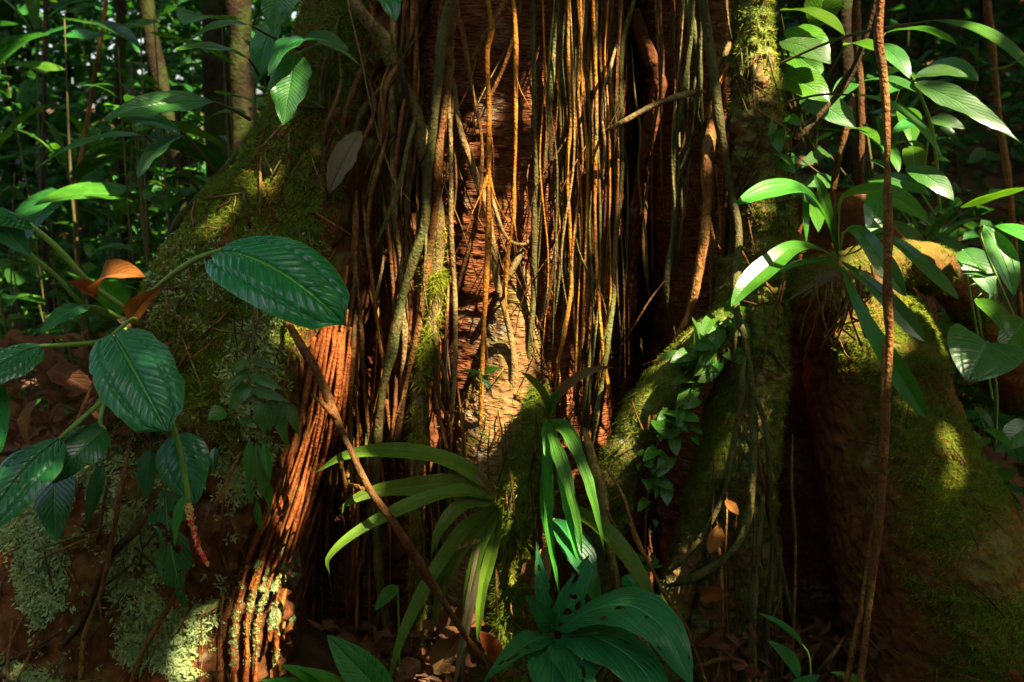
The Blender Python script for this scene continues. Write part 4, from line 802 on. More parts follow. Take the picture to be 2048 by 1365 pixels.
for pts, W in (([(1090, 842, 2.64), (1094, 900, 2.58), (1106, 968, 2.55)], 24), ([(1092, 842, 2.64), (1112, 890, 2.56), (1140, 980, 2.48), (1158, 1060, 2.45), (1166, 1130, 2.44)], 40), ([(1096, 842, 2.64), (1135, 870, 2.56), (1175, 960, 2.48), (1198, 1050, 2.45), (1212, 1120, 2.44)], 36), ([(1098, 842, 2.64), (1130, 850, 2.6), (1158, 890, 2.56), (1168, 945, 2.54)], 26),
               ([(1100, 860, 2.62), (1096, 960, 2.56), (1098, 1060, 2.52), (1112, 1150, 2.5), (1124, 1215, 2.5)], 30), ([(1110, 900, 2.62), (1130, 1000, 2.54), (1150, 1100, 2.5), (1180, 1180, 2.48), (1186, 1230, 2.48)], 30), ([(1092, 850, 2.64), (1088, 950, 2.6), (1082, 1020, 2.58), (1096, 1080, 2.57)], 22)):
    strap(A, pts, W*.72, 'pleat', N=(random.uniform(-.4, .5), -.9, .35), shape='lance', wave=.10, twist=random.uniform(-.6, .6), **PL)
stem(A, [(1094, 1040, 2.66), (1090, 940, 2.68), (1092, 842, 2.66)], 5, 'stem')

# --- broad-leaved plant at the bottom
A = thing("broad_leaved_plant", P(1112, 1290, 2.35), "broad soft-leaved plant with insect-eaten holes at the bottom centre", "plant")
BR = dict(nl=70, nw=22, wave=.03, fold=.15)
leaf(A, (1118, 1262, 2.33), (1385, 1372, 2.1), 128, 'broad', (.35, -.55, .8), mid=[(1180, 1222, 2.28), (1260, 1212, 2.22), (1330, 1262, 2.16)], shape='ellip', holes=.20, curl=.2, **BR)
leaf(A, (1122, 1272, 2.32), (1345, 1440, 2.05), 160, 'broad', (.4, -.5, .8), mid=[(1190, 1275, 2.26), (1275, 1330, 2.16)], shape='ovate', holes=.17, curl=.2, **BR)
leaf(A, (1108, 1275, 2.33), (962, 1372, 2.12), 66, 'broad', (-.2, -.5, .85), shape='lance', arch=.14, holes=.24, **BR)
leaf(A, (1106, 1280, 2.3), (1105, 1440, 2.08), 120, 'broad', (-.05, -.65, .75), shape='ovate', arch=.14, holes=.2, **BR)
leaf(A, (1116, 1282, 2.3), (1180, 1430, 2.08), 104, 'broad', (.2, -.65, .75), shape='ovate', arch=.15, holes=.2, **BR)
leaf(A, (1112, 1262, 2.34), (1178, 1110, 2.36), 66, 'broad', (.2, -.9, .35), shape='ovate', arch=.05, holes=.3, **BR)
leaf(A, (1104, 1262, 2.34), (1072, 1082, 2.4), 40, 'broad', (-.3, -.9, .3), shape='lance', arch=.05, holes=.28, **BR)
leaf(A, (1110, 1262, 2.36), (1052, 1190, 2.3), 50, 'broad', (-.3, -.6, .7), shape='ovate', arch=.1, **BR)
stem(A, [(1112, 1290, 2.36), (1110, 1340, 2.4), (1108, 1420, 2.45)], 10, 'petiole')
A = thing("pale_leaf_seedling", P(1110, 1050, 2.6), "pale green smooth leaf catching light behind the pleated leaves", "seedling")
leaf(A, (1108, 1038, 2.6), (1188, 1180, 2.46), 74, 'broad', (.35, -.7, .6), shape='ellip', arch=.12, nl=40, nw=12)
leaf(A, (1150, 1100, 2.56), (1198, 1215, 2.5), 44, 'pleat', (.35, -.8, .5), shape='ellip', arch=.08, nl=30, nw=10)
stem(A, [(1108, 1038, 2.6), (1096, 1090, 2.62), (1100, 1160, 2.64)], 3, 'petiole')
# --- leaves rising at the lower edge, left of centre
A = thing("ribbed_ground_plant", P(700, 1400, 2.3), "ribbed dark green leaf with bright companions at the bottom edge", "plant")
leaf(A, (790, 1420, 2.25), (654, 1270, 2.2), 86, 'epi', (.1, -.8, .6), shape='ellip', arch=.08, quilt=.02, nq=18, nl=60, nw=14)
for b_, t_, w in (((660, 1400, 2.2), (560, 1330, 2.12), 46), ((650, 1410, 2.2), (520, 1362, 2.1), 50), ((700, 1390, 2.2), (590, 1335, 2.14), 30), ((690, 1410, 2.18), (620, 1345, 2.12), 44)):
    leaf(A, b_, t_, w, 'pleat', (.1, -.5, .85), shape='ovate', arch=.12, nl=24, nw=8)
A = thing("small_seedling", P(790, 1190, 2.6), "small seedling leaf glowing in the dark beside the leaning stick", "seedling")
leaf(A, (795, 1172, 2.6), (750, 1222, 2.55), 34, 'pleat', (0, -.6, .8), arch=.1, nl=16, nw=6)
stem(A, [(795, 1172, 2.6), (798, 1260, 2.62), (800, 1380, 2.65)], 2, 'petiole')
A = thing("sprouting_herb", P(960, 740, 2.86), "small green sprout on the trunk above the bromeliad", "sprout")
for b_, t_, w in (((968, 745), (1005, 738), 18), ((962, 745), (915, 745), 10), ((966, 750), (985, 790), 14), ((955, 742), (935, 758), 9)): leaf(A, (*b_, 2.84), (*t_, 2.8), w, 'climb', nl=10, nw=4, shape='lance')
stem(A, [(962, 790, 2.88), (963, 746, 2.85), (935, 742, 2.83)], 1.6, 'petiole')

# --- small-leaved climber on the diagonal root, and one on the pillar
def climber(label, path, n, W, sc, seed, droop=(.2, 1.)):
    A = thing("small_leaved_climber", P(*path[-1]), label, "climber"); rn = random.Random(seed)
    cvv = crom(np.array(path, float), 60); stem(A, path, 2.0, 'stem')
    for k in range(n):
        q = cvv[int(rn.random()**.9*59)]; x, y = q[0]+rn.gauss(0, sc*1.25), q[1]+rn.gauss(0, sc); l = rn.choice([.45, .6, .8, 1., 1.3])*W
        a = rn.gauss(0, .9)
        leaf(A, (x, y, q[2]-.01), (x+l*math.sin(a), y+l*math.cos(a), q[2]-.05), l*.78, 'climb', (rn.uniform(-.8, .8), -.75, rn.uniform(-.1, 1.)), shape='heart', arch=rn.uniform(.02, .14), fold=.15, nl=9, nw=4)
    return A
climber("climber with small heart leaves creeping down the diagonal root", [(1478, 630, 2.8), (1430, 680, 2.75), (1395, 740, 2.72), (1362, 800, 2.71), (1330, 850, 2.70), (1305, 920, 2.69), (1298, 980, 2.69)], 56, 36, 22, 3)
climber("scattered tiny climber leaves below the diagonal root", [(1300, 960, 2.68), (1292, 1030, 2.68), (1288, 1110, 2.68), (1262, 1160, 2.66), (1275, 1210, 2.66)], 16, 30, 16, 4)
climber("few small climber leaves on the mossy pillar's right side", [(1552, 255, 2.84), (1556, 300, 2.84), (1540, 340, 2.83), (1530, 365, 2.82)], 8, 34, 10, 5)
A = thing("small_seedling", P(1265, 1170, 2.6), "shiny blue-green seedling leaf right of the pleated leaves", "seedling")
leaf(A, (1250, 1150, 2.6), (1285, 1205, 2.54), 46, 'anth', (.2, -.6, .8), nl=16, nw=6); leaf(A, (1265, 1150, 2.6), (1328, 1133, 2.55), 20, 'anth', (.2, -.5, .85), nl=16, nw=6)
A = thing("ground_seedling", P(1595, 1365, 2.55), "dim blue-green ribbed seedling in the dark cavity's foot", "seedling")
leaf(A, (1600, 1355, 2.5), (1535, 1282, 2.45), 46, 'epi', (.1, -.6, .8), quilt=.02, nq=14, nl=30, nw=8); leaf(A, (1605, 1290, 2.5), (1516, 1226, 2.46), 22, 'epi', (.2, -.5, .8), nl=20, nw=6)
leaf(A, (1580, 1390, 2.45), (1640, 1350, 2.42), 40, 'epi', (.1, -.6, .8), nl=20, nw=6); leaf(A, (1740, 1380, 2.5), (1660, 1345, 2.45), 30, 'under', (.1, -.6, .8), nl=20, nw=6)
stem(A, [(1605, 1290, 2.5), (1618, 1310, 2.5), (1622, 1370, 2.5)], 2, 'petiole')

# --- orchid with long strap leaves perched on the right buttress
A = thing("strap_leaved_orchid", P(1678, 530, 2.78), "orchid with long folded strap leaves perched on the right buttress", "orchid")
O = dict(shape='spoon', fold=.32, nl=44, nw=8)
def orch(pts, W, N=(0, -.6, .8), m='orch', **kw):
    d = dict(O); d.update(kw); leaf(A, pts[0], pts[-1], W, m, N, mid=pts[1:-1], **d)
orch([(1678, 520, 2.78), (1630, 497, 2.68), (1585, 498, 2.6), (1535, 535, 2.54), (1490, 575, 2.5), (1462, 614, 2.48)], 58, (-.1, -.7, .7))
orch([(1682, 500, 2.76), (1692, 462, 2.68), (1722, 468, 2.6), (1765, 525, 2.54), (1812, 594, 2.5)], 50, (-.3, -.8, .5))
orch([(1684, 525, 2.76), (1712, 545, 2.66), (1765, 590, 2.58), (1812, 642, 2.54), (1850, 684, 2.52)], 46, (-.3, -.8, .5))
orch([(1686, 535, 2.74), (1702, 580, 2.64), (1740, 655, 2.56), (1800, 750, 2.5), (1855, 838, 2.48)], 52, (-.45, -.8, .35))
orch([(1688, 515, 2.78), (1730, 480, 2.72), (1785, 482, 2.66), (1850, 535, 2.6), (1918, 600, 2.56)], 42, (-.2, -.6, .8))
orch([(1674, 510, 2.78), (1655, 450, 2.72), (1628, 400, 2.68), (1590, 378, 2.66), (1530, 385, 2.62), (1470, 410, 2.6)], 58, (-.1, -.55, .8), 'pleat', shape='spoon')
orch([(1680, 505, 2.8), (1680, 440, 2.76), (1690, 395, 2.74), (1760, 385, 2.68), (1857, 440, 2.62)], 60, (.1, -.6, .8), 'under')
orch([(1672, 510, 2.8), (1650, 430, 2.76), (1612, 385, 2.72), (1608, 420, 2.7), (1612, 485, 2.68)], 34, (-.4, -.8, .2))
orch([(1676, 515, 2.78), (1668, 470, 2.74), (1640, 375, 2.7), (1628, 350, 2.7)], 30, (.2, -.9, .2))
orch([(1678, 515, 2.8), (1640, 520, 2.74), (1590, 530, 2.7), (1560, 545, 2.68)], 18, (0, -.6, .8))
orch([(1680, 515, 2.8), (1720, 500, 2.76), (1745, 470, 2.72), (1790, 455, 2.7)], 20, (0, -.6, .8), 'pleat')
for k in range(16):
    x = 1680+random.gauss(0, 26); stem(A, [(x, 540+random.uniform(-10, 10), 2.8), (x+random.uniform(-12, 12), 580, 2.76), (x+random.uniform(-26, 26), 620+random.uniform(-10, 20), 2.76), (x+random.uniform(-45, 40), 640+random.uniform(-10, 60), 2.78)], random.uniform(1.4, 2.8), random.choice(['pale', 'brown', 'redbrown']), "aerial_root")
for k in range(9):
    leaf(A, (1680+random.gauss(0, 20), 540, 2.8), (1680+random.gauss(0, 60), 560+random.uniform(0, 60), 2.76), 16, random.choice(['deadg', 'litter']), shape='lance', name="dry_leaf", nl=10, nw=3)
# --- right-hand plants
A = thing("tall_broad_leaf_plant", P(1600, 330, 3.3), "cluster of large translucent leaves right of the mossy pillar's top", "plant")
U = dict(nl=30, nw=10, wave=.02)
for b_, t_, w, n, m in (((1560, 85, 3.1), (1662, 128, 2.98), 60, (.08, -.82, .52), 'under2'), ((1630, 55, 3.2), (1655, -60, 3.15), 72, (.1, -.9, .4), 'under'), ((1560, 22, 3.2), (1690, 72, 3.0), 62, (.1, -.35, .9), 'under'), ((1570, 60, 3.2), (1660, 118, 3.1), 66, (.05, -.8, .5), 'under'),
                       ((1690, 92, 3.2), (1752, 104, 3.05), 46, (0, -.6, .8), 'under'), ((1772, 66, 3.3), (1915, 92, 3.1), 50, (.1, -.4, .9), 'under'), ((1750, 88, 3.2), (1820, 158, 3.06), 46, (.08, -.84, .5), 'under2'), ((1552, 152, 3.2), (1660, 205, 3.1), 76, (0, -.75, .6), 'under'),
                       ((1560, 100, 3.3), (1648, 158, 3.2), 60, (0, -.8, .5), 'under'), ((1600, 200, 3.3), (1712, 258, 3.16), 66, (.05, -.84, .5), 'under2'), ((1570, 130, 3.3), (1630, 180, 3.2), 50, (0, -.8, .5), 'under')):
    leaf(A, b_, t_, w, m, n, [(1600+random.uniform(-20, 40), 300, 3.35), ((b_[0]+1600)/2, (b_[1]+300)/2-20, 3.3)], 2.5, arch=.10, shape='ellip', pmat='stem', **U)
A = thing("long_leaved_plant", P(1860, 330, 3.2), "plant with one long leaf in sun glare slanting down right", "plant")
leaf(A, (1830, 166, 3.1), (2044, 288, 2.9), 56, 'under2', (.0, -.84, .5), [(1880, 420, 3.3), (1865, 260, 3.2)], 3, arch=.06, shape='lance', wave=.05, nl=44, nw=10)  # green leaf turned so the sun glares off it
leaf(A, (1838, 168, 3.12), (1884, 212, 3.05), 30, 'under', (.3, -.8, .4), arch=.05, **U)
leaf(A, (1862, 238, 3.1), (1930, 258, 3.05), 34, 'under2', (.05, -.84, .5), [(1850, 330, 3.2)], 2, arch=.08, **U)
leaf(A, (1812, 338, 3.1), (1908, 402, 2.98), 50, 'under2', (.0, -.84, .5), [(1870, 430, 3.3)], 2, arch=.14, shape='ellip', **U)
leaf(A, (1735, 362, 3.15), (1862, 392, 3.05), 40, 'under2', (.05, -.8, .55), [(1860, 450, 3.3)], 2, arch=.14, shape='ellip', **U)
leaf(A, (1730, 322, 3.2), (1780, 345, 3.1), 26, 'under2', (.1, -.4, .9), arch=.1, **U)
leaf(A, (1700, 258, 3.25), (1760, 290, 3.1), 44, 'under', (.1, -.5, .9), arch=.1, **U)
leaf(A, (1790, 290, 3.25), (1850, 300, 3.1), 30, 'under', (.1, -.5, .9), arch=.1, **U)
A = thing("bright_shrub", P(1760, 560, 3.6), "sunlit yellow-green shrub filling the space behind the orchid", "shrub"); r3 = random.Random(77)
stem(A, [(1780, 640, 3.7), (1770, 500, 3.65), (1750, 380, 3.6), (1730, 250, 3.55)], 4)
for k in range(22):
    x, y = r3.uniform(1590, 1900), r3.uniform(120, 520); Yk = r3.uniform(3.3, 3.9); a = r3.uniform(-.5, 3.6); l = r3.uniform(50, 120)
    leaf(A, (x, y, Yk), (x+l*math.cos(a), y+l*.5*math.sin(a)+l*.2, Yk-r3.uniform(.05, .25)), l*r3.uniform(.4, .55), r3.choice(['under', 'orch', 'climb', 'under2', 'epi']), (r3.uniform(-.3, .4), -.7, .65), shape=r3.choice(['ellip', 'ovate']), arch=.1, nl=16, nw=6, wave=.02, petiole=[((x+1755)/2, y+60, Yk+.05)] if k % 2 else None, pr=1.6, pmat='stem')
A = thing("arching_strap_plant", P(1560, 140, 3.0), "arching strap leaf reaching across to the upper right corner", "plant")
leaf(A, (1861, 42, 2.7), (2080, 170, 2.5), 56, 'palm', (.2, -.55, .8), [(1556, 130, 3.0), (1640, 92, 2.9), (1724, 65, 2.8)], 2.5, arch=.12, shape='ellip', nl=44, nw=8, pmat='stem')
leaf(A, (1704, 190, 2.8), (1888, 326, 2.6), 36, 'palm', (.3, -.6, .7), [(1575, 204, 3.0), (1640, 190, 2.9)], 2.2, arch=.14, shape='ellip', nl=44, nw=8, pmat='stem')
leaf(A, (2090, 60, 2.4), (1978, 138, 2.3), 50, 'under', (-.1, -.4, -.9), arch=.1, **U)
A = thing("heart_leaved_plant", P(1985, 800, 2.9), "plant with a large heart-shaped leaf beside the right buttress", "plant")
leaf(A, (1974, 684, 2.7), (1936, 764, 2.6), 152, 'under2', (-.15, -.7, .7), [(1990, 900, 2.95), (1992, 780, 2.85)], 3.5, shape='heart', arch=.06, nl=44, nw=16, quilt=.010, nq=9, fold=.1)
leaf(A, (1952, 598, 2.9), (2018, 676, 2.8), 54, 'under', (.3, -.8, .5), [(1985, 800, 2.95)], 2.5, arch=.1, **U)
leaf(A, (1925, 500, 3.0), (1985, 592, 2.9), 72, 'under2', (.0, -.85, .5), [(1960, 700, 3.1)], 2.5, arch=.1, **U)
leaf(A, (1970, 858, 2.8), (2024, 900, 2.72), 34, 'pleat', (.2, -.6, .8), [(1952, 815, 2.85)], 1.6, arch=.1, **U)
leaf(A, (1950, 815, 2.85), (1986, 858, 2.8), 22, 'climb', (.2, -.8, .5), arch=.1, **U)
leaf(A, (2050, 640, 2.9), (1990, 720, 2.8), 70, 'under', (.2, -.6, .8), arch=.1, **U)
leaf(A, (2060, 850, 2.8), (1990, 905, 2.75), 60, 'under2', (.2, -.6, .8), arch=.1, **U)
A = thing("fan_palm_seedling", P(1975, 560, 2.9), "pleated palm leaf hanging at the right edge under the sapling stem", "palm seedling")
leaf(A, (1968, 452, 2.8), (2028, 592, 2.7), 62, 'palm', (.1, -.85, .5), [(2030, 640, 3.0), (1960, 470, 2.85)], 2.5, shape='ellip', arch=.08, nl=40, nw=12)
leaf(A, (1990, 452, 2.8), (2090, 500, 2.7), 50, 'palm', (.1, -.6, .8), arch=.08, shape='ellip', nl=40, nw=10)
leaf(A, (1920, 415, 2.9), (2080, 372, 2.8), 56, 'under', (.1, -.4, -.9), arch=-.06, **U)
for k in range(7):
    leaf(A, (1990, 560, 2.95), (1890+k*16, 500+k*24, 2.9), 8, 'palm', shape='lance', nl=10, nw=2)
# ---------------------------------------------------------------- forest behind
def pole(name, label, pts, mat, cat="tree", group=None, ns=24):
    """pts (px, py, Y, r_px); carried down to the soil and up into the crowns"""
    q = [(P(a, b, Y), M(r, Y)) for a, b, Y, r in pts]
    top, r0 = q[0]; low, r1 = q[-1]
    d = (top-q[1][0]).normalized(); up = (Vector((top.x+d.x*3, top.y, top.z+6.5)), r0*.7)
    gz = float(gh(np.array([low.x]), np.array([low.y]))[0]); q = [up]+q+[(Vector((low.x, low.y, gz-.1)), r1*1.35)]
    Vv, F, uv = tube([a for a, r in q], [r for a, r in q], min(ns, 14), .08, .12, int(pts[0][0]))
    base = np.array([low.x, low.y, gz]); e = thing(name, base, label, cat, group)
    part("trunk", Vv, F, MT[mat], e, uv)
    b = Bag(); c = np.array([up[0].x, up[0].y, up[0].z]); n = 150
    p = c+RNG.normal(size=(n, 3))*np.array([1.3, 1.3, .8]); scatter_leaves(b, p, .30, .13)
    V_, F_, U_ = b.data(); part("crown", V_, F_, MT['under'], e, U_); return e
def scatter_leaves(bag, p, L, W, up=.55, droop=.35):
    """one bent six-point leaf at each point"""
    n = len(p)
    if n == 0: return
    a = RNG.uniform(0, 2*math.pi, n); d = np.stack([np.cos(a), np.sin(a), RNG.normal(-.25, .35, n)], -1); d = nrm(d)
    nn = nrm(np.stack([RNG.normal(0, .45, n), RNG.normal(-.2, .45, n), np.full(n, up+.4)], -1)); nn = nrm(nn-d*(nn*d).sum(1, keepdims=True)); s = np.cross(d, nn)
    l = (L*RNG.uniform(.5, 1.4, n))[:, None]; w = (W*RNG.uniform(.6, 1.3, n))[:, None]
    pts = [p, p+d*l*.32+s*w*.5+nn*l*.05, p+d*l*.32-s*w*.5+nn*l*.05, p+d*l*.4, p+d*l*.68+s*w*.38-nn*l*droop*.12, p+d*l*.68-s*w*.38-nn*l*droop*.12, p+d*l*1.0-nn*l*droop*.45]
    V = np.stack(pts, 1).reshape(-1, 3); k = np.arange(n)[:, None]*7
    T3 = np.concatenate([k+np.array([0, 1, 3]), k+np.array([0, 3, 2]), k+np.array([4, 6, 3]), k+np.array([3, 6, 5])]); Q4 = np.concatenate([k+np.array([1, 4, 3, 3])[None, :]])[:, :3]
    Q5 = k+np.array([3, 5, 2])
    uv = np.tile(np.array([(.5, 0), (1, .32), (0, .32), (.5, .4), (.95, .68), (.05, .68), (.5, 1)]), (n, 1))
    bag.add(V, np.vstack([T3, Q4, Q5]), uv)
FT = "forest trees behind the buttress at left"
pole("forest_tree", "mossy trunk with a patch of sunlight behind the ribbed leaves", [(425, -20, 6.2, 24), (430, 120, 6.2, 24), (436, 230, 6.2, 25), (440, 330, 6.2, 28), (442, 380, 6.2, 32)], 'bgtrunk', group=FT)  # bark is plain here; the bright patch is sun through a canopy gap
pole("forest_tree", "dim trunk standing just right of the sun-flecked mossy one", [(474, -20, 6.8, 24), (484, 150, 6.8, 25), (488, 270, 6.8, 27), (492, 350, 6.8, 30)], 'bgtrunk', group=FT)
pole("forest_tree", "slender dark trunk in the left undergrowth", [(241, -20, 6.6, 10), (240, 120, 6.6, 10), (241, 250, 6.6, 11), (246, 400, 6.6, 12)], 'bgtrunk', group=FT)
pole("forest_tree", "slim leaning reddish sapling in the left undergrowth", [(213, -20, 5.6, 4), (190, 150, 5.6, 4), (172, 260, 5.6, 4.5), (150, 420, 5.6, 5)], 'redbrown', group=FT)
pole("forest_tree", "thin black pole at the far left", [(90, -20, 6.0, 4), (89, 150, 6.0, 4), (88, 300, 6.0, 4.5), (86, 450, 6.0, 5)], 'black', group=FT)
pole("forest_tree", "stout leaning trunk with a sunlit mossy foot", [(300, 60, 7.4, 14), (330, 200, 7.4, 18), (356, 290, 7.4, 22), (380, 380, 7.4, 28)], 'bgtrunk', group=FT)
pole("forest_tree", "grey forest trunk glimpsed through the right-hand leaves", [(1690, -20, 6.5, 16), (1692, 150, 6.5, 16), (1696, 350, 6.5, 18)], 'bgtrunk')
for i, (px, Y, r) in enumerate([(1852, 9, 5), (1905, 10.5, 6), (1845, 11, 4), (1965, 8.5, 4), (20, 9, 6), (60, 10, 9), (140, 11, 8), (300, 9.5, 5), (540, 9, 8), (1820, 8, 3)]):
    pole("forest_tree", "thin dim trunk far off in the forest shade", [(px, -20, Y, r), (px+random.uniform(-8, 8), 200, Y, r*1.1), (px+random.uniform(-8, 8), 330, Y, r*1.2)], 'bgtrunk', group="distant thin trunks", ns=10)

# understorey plants: one template of each kind, copied
def unit_leaf(nm, L, W, mat, shape, arch, fold=.15, quilt=0., nl=10, nw=4, wave=.0, seed=1):
    V, F, uv = leaf_geo((0, 0, 0), (L, 0, 0), W, (0, 0, 1), shape, arch, fold, 0, quilt, 10, wave, nl, nw, seed=seed)
    me = mkmesh(nm, V, F, uv); me.materials.append(MT[mat]); return me
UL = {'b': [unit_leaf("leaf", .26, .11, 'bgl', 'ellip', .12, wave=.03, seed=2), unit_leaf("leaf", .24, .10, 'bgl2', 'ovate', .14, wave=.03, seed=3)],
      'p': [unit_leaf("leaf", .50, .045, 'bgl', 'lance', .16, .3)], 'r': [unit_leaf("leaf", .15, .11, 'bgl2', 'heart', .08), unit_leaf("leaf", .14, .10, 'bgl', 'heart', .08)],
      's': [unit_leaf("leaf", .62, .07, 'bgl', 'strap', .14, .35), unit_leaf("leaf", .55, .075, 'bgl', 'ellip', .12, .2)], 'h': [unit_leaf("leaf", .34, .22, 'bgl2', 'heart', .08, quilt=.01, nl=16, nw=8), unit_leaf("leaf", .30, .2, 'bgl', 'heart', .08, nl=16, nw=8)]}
def plant(kind, x, y, h, nleaf, label, group, sc=1.0, name="understorey_plant", rn=random, lean=0.):
    gz = float(gh(np.array([x]), np.array([y]))[0]); e = thing(name, (x, y, gz), label, "plant", group)
    top = Vector((x+rn.uniform(-.1, .1)+lean, y+rn.uniform(-.1, .1), gz+h))
    if h > .12:
        V, F, uv = tube([(x, y, gz-.05), ((x+top.x)/2+rn.uniform(-.05, .05), (y+top.y)/2, gz+h*.55), tuple(top)], [.006*sc+.003, .005*sc+.002, .003], 6, .08, .1, int(x*100)); part("stem", V, F, MT['stem'], e, uv)
    b = np.array([x, y, gz])
    for k in range(nleaf):
        f = rn.uniform(.35, 1.0) if kind in 'brh' else 1.0
        if h <= .12: f = 1
        az = k*2.4+rn.uniform(-.4, .4); pit = {'b': rn.uniform(-.35, .35), 'r': rn.uniform(-.5, .3), 'p': rn.uniform(-.1, .9), 's': rn.uniform(.3, 1.1), 'h': rn.uniform(-.7, .1)}[kind]
        o = bpy.data.objects.new("leaf", rn.choice(UL[kind])); COL.objects.link(o); o.parent = e
        px_ = (top.x-x)*f; py_ = (top.y-y)*f
        off = .10*sc if kind in 'h' else .03
        o.location = (px_+math.cos(az)*off, py_+math.sin(az)*off, h*f); o.rotation_euler = (rn.uniform(-.3, .3), -pit, az); s = sc*rn.uniform(.65, 1.25); o.scale = (s, s, s)
    return e
rn = random.Random(21)
def at_px(px, py, Y): v = P(px, py, Y); return v
KL = {'b': "dim broad-leaved sapling in the shaded undergrowth left of the tree", 's': "clump of upright strap leaves in the left undergrowth", 'p': "narrow-leaved palm seedling in the left undergrowth", 'r': "small round-leaved herb on the forest floor at left", 'h': "large heart-leaved herb in the left undergrowth"}
KR = {'b': "broad-leaved sapling on the slope behind the right buttress", 's': "clump of strap leaves on the slope behind the right buttress", 'p': "palm seedling on the slope behind the right buttress", 'r': "small round-leaved herb on the right-hand slope", 'h': "heart-leaved herb on the right-hand slope"}
KN = {'b': "broad_leaved_sapling", 's': "strap_leaved_clump", 'p': "palm_seedling", 'r': "round_leaved_herb", 'h': "heart_leaved_herb"}
def drop(px, py, Y, kind, n, sc, K, grp):
    v = P(px, py, Y); gz = float(gh(np.array([v.x]), np.array([v.y]))[0]); h = max(.05, v.z-gz)
    plant(kind, v.x, v.y, h, n, K[kind], grp+" ("+KN[kind].replace("_", " ")+"s)", sc, KN[kind], rn)
for k in range(30):
    px = rn.uniform(-60, 560); Y = rn.uniform(4.3, 8.0); py = rn.uniform(-10, 480) if px < 330 else rn.uniform(-10, 300)
    kd = rn.choice('bbbbrhrbb'); drop(px, py, Y, kd, {'b': 13, 'r': 12, 'h': 6, 'p': 12, 's': 8}[kd], rn.uniform(.45, .85), KL, "undergrowth left of the tree")
for k in range(30):
    px = rn.uniform(-40, 330); Y = rn.uniform(4.6, 7.6); drop(px, rn.uniform(430, 640), Y, rn.choice('brrbh'), 7, rn.uniform(.4, .8), KL, "undergrowth left of the tree")
for px, py, Y in ((5, 330, 5.0), (120, 330, 5.8), (60, 60, 6.2), (200, 330, 6.2), (260, 470, 6.4)): drop(px, py, Y, 's', 7, rn.uniform(.55, .85), KL, "undergrowth left of the tree")
for px, py, Y in ((240, 60, 5.0), (290, 120, 5.2), (130, 40, 5.2), (330, 40, 5.6), (470, 40, 5.0)): drop(px, py, Y, 'h', 6, 1.2, KL, "undergrowth left of the tree")
def slope(px, Y, h, kind, n, sc):
    v = P(px, 300, Y); plant(kind, v.x, v.y, h, n, KR[kind], "undergrowth on the right-hand slope ("+KN[kind].replace("_", " ")+"s)", sc, KN[kind], rn)
for k in range(44):
    kd = rn.choice('bbrhrbb'); slope(rn.uniform(1600, 2110), rn.uniform(4.4, 8.5), rn.uniform(.15, .75), kd, {'b': 10, 'r': 9, 'h': 5}[kd], rn.uniform(.45, .85))
for k in range(16):
    kd = rn.choice('brhp'); slope(rn.uniform(1640, 2100), rn.uniform(3.7, 4.8), rn.uniform(.5, 1.3), kd, 9, rn.uniform(.6, .95))

def volume(name, label, n, box, L, W, mat, clump=6, seed=0):
    x0, x1, y0, y1, z0, z1 = box; m = n//clump
    c = np.stack([RNG.uniform(x0, x1, m), RNG.uniform(y0, y1, m), RNG.uniform(z0, z1, m)], -1)
    c[:, 2] += gh(c[:, 0], c[:, 1]); p = np.repeat(c, clump, 0)+RNG.normal(size=(m*clump, 3))*L*.8
    b = Bag(); scatter_leaves(b, p, L, W); V, F, U = b.data(); base = V.mean(0); base[2] = V[:, 2].min()
    o = link(name, mkmesh(name, V-base, F, U), MT[mat], None, base); tag(o, label, "foliage", None, "stuff"); return o
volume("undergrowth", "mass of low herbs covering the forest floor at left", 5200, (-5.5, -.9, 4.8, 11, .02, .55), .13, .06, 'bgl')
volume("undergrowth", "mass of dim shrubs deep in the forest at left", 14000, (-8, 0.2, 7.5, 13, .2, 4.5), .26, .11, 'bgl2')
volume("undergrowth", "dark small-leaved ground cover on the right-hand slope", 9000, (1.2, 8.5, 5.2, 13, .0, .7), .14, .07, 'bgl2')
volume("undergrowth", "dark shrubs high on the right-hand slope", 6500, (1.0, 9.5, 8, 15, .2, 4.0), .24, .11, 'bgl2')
volume("forest_backdrop", "distant wall of rainforest foliage behind everything", 18000, (-15, 15, 13, 20, 0, 8), .5, .24, 'under')
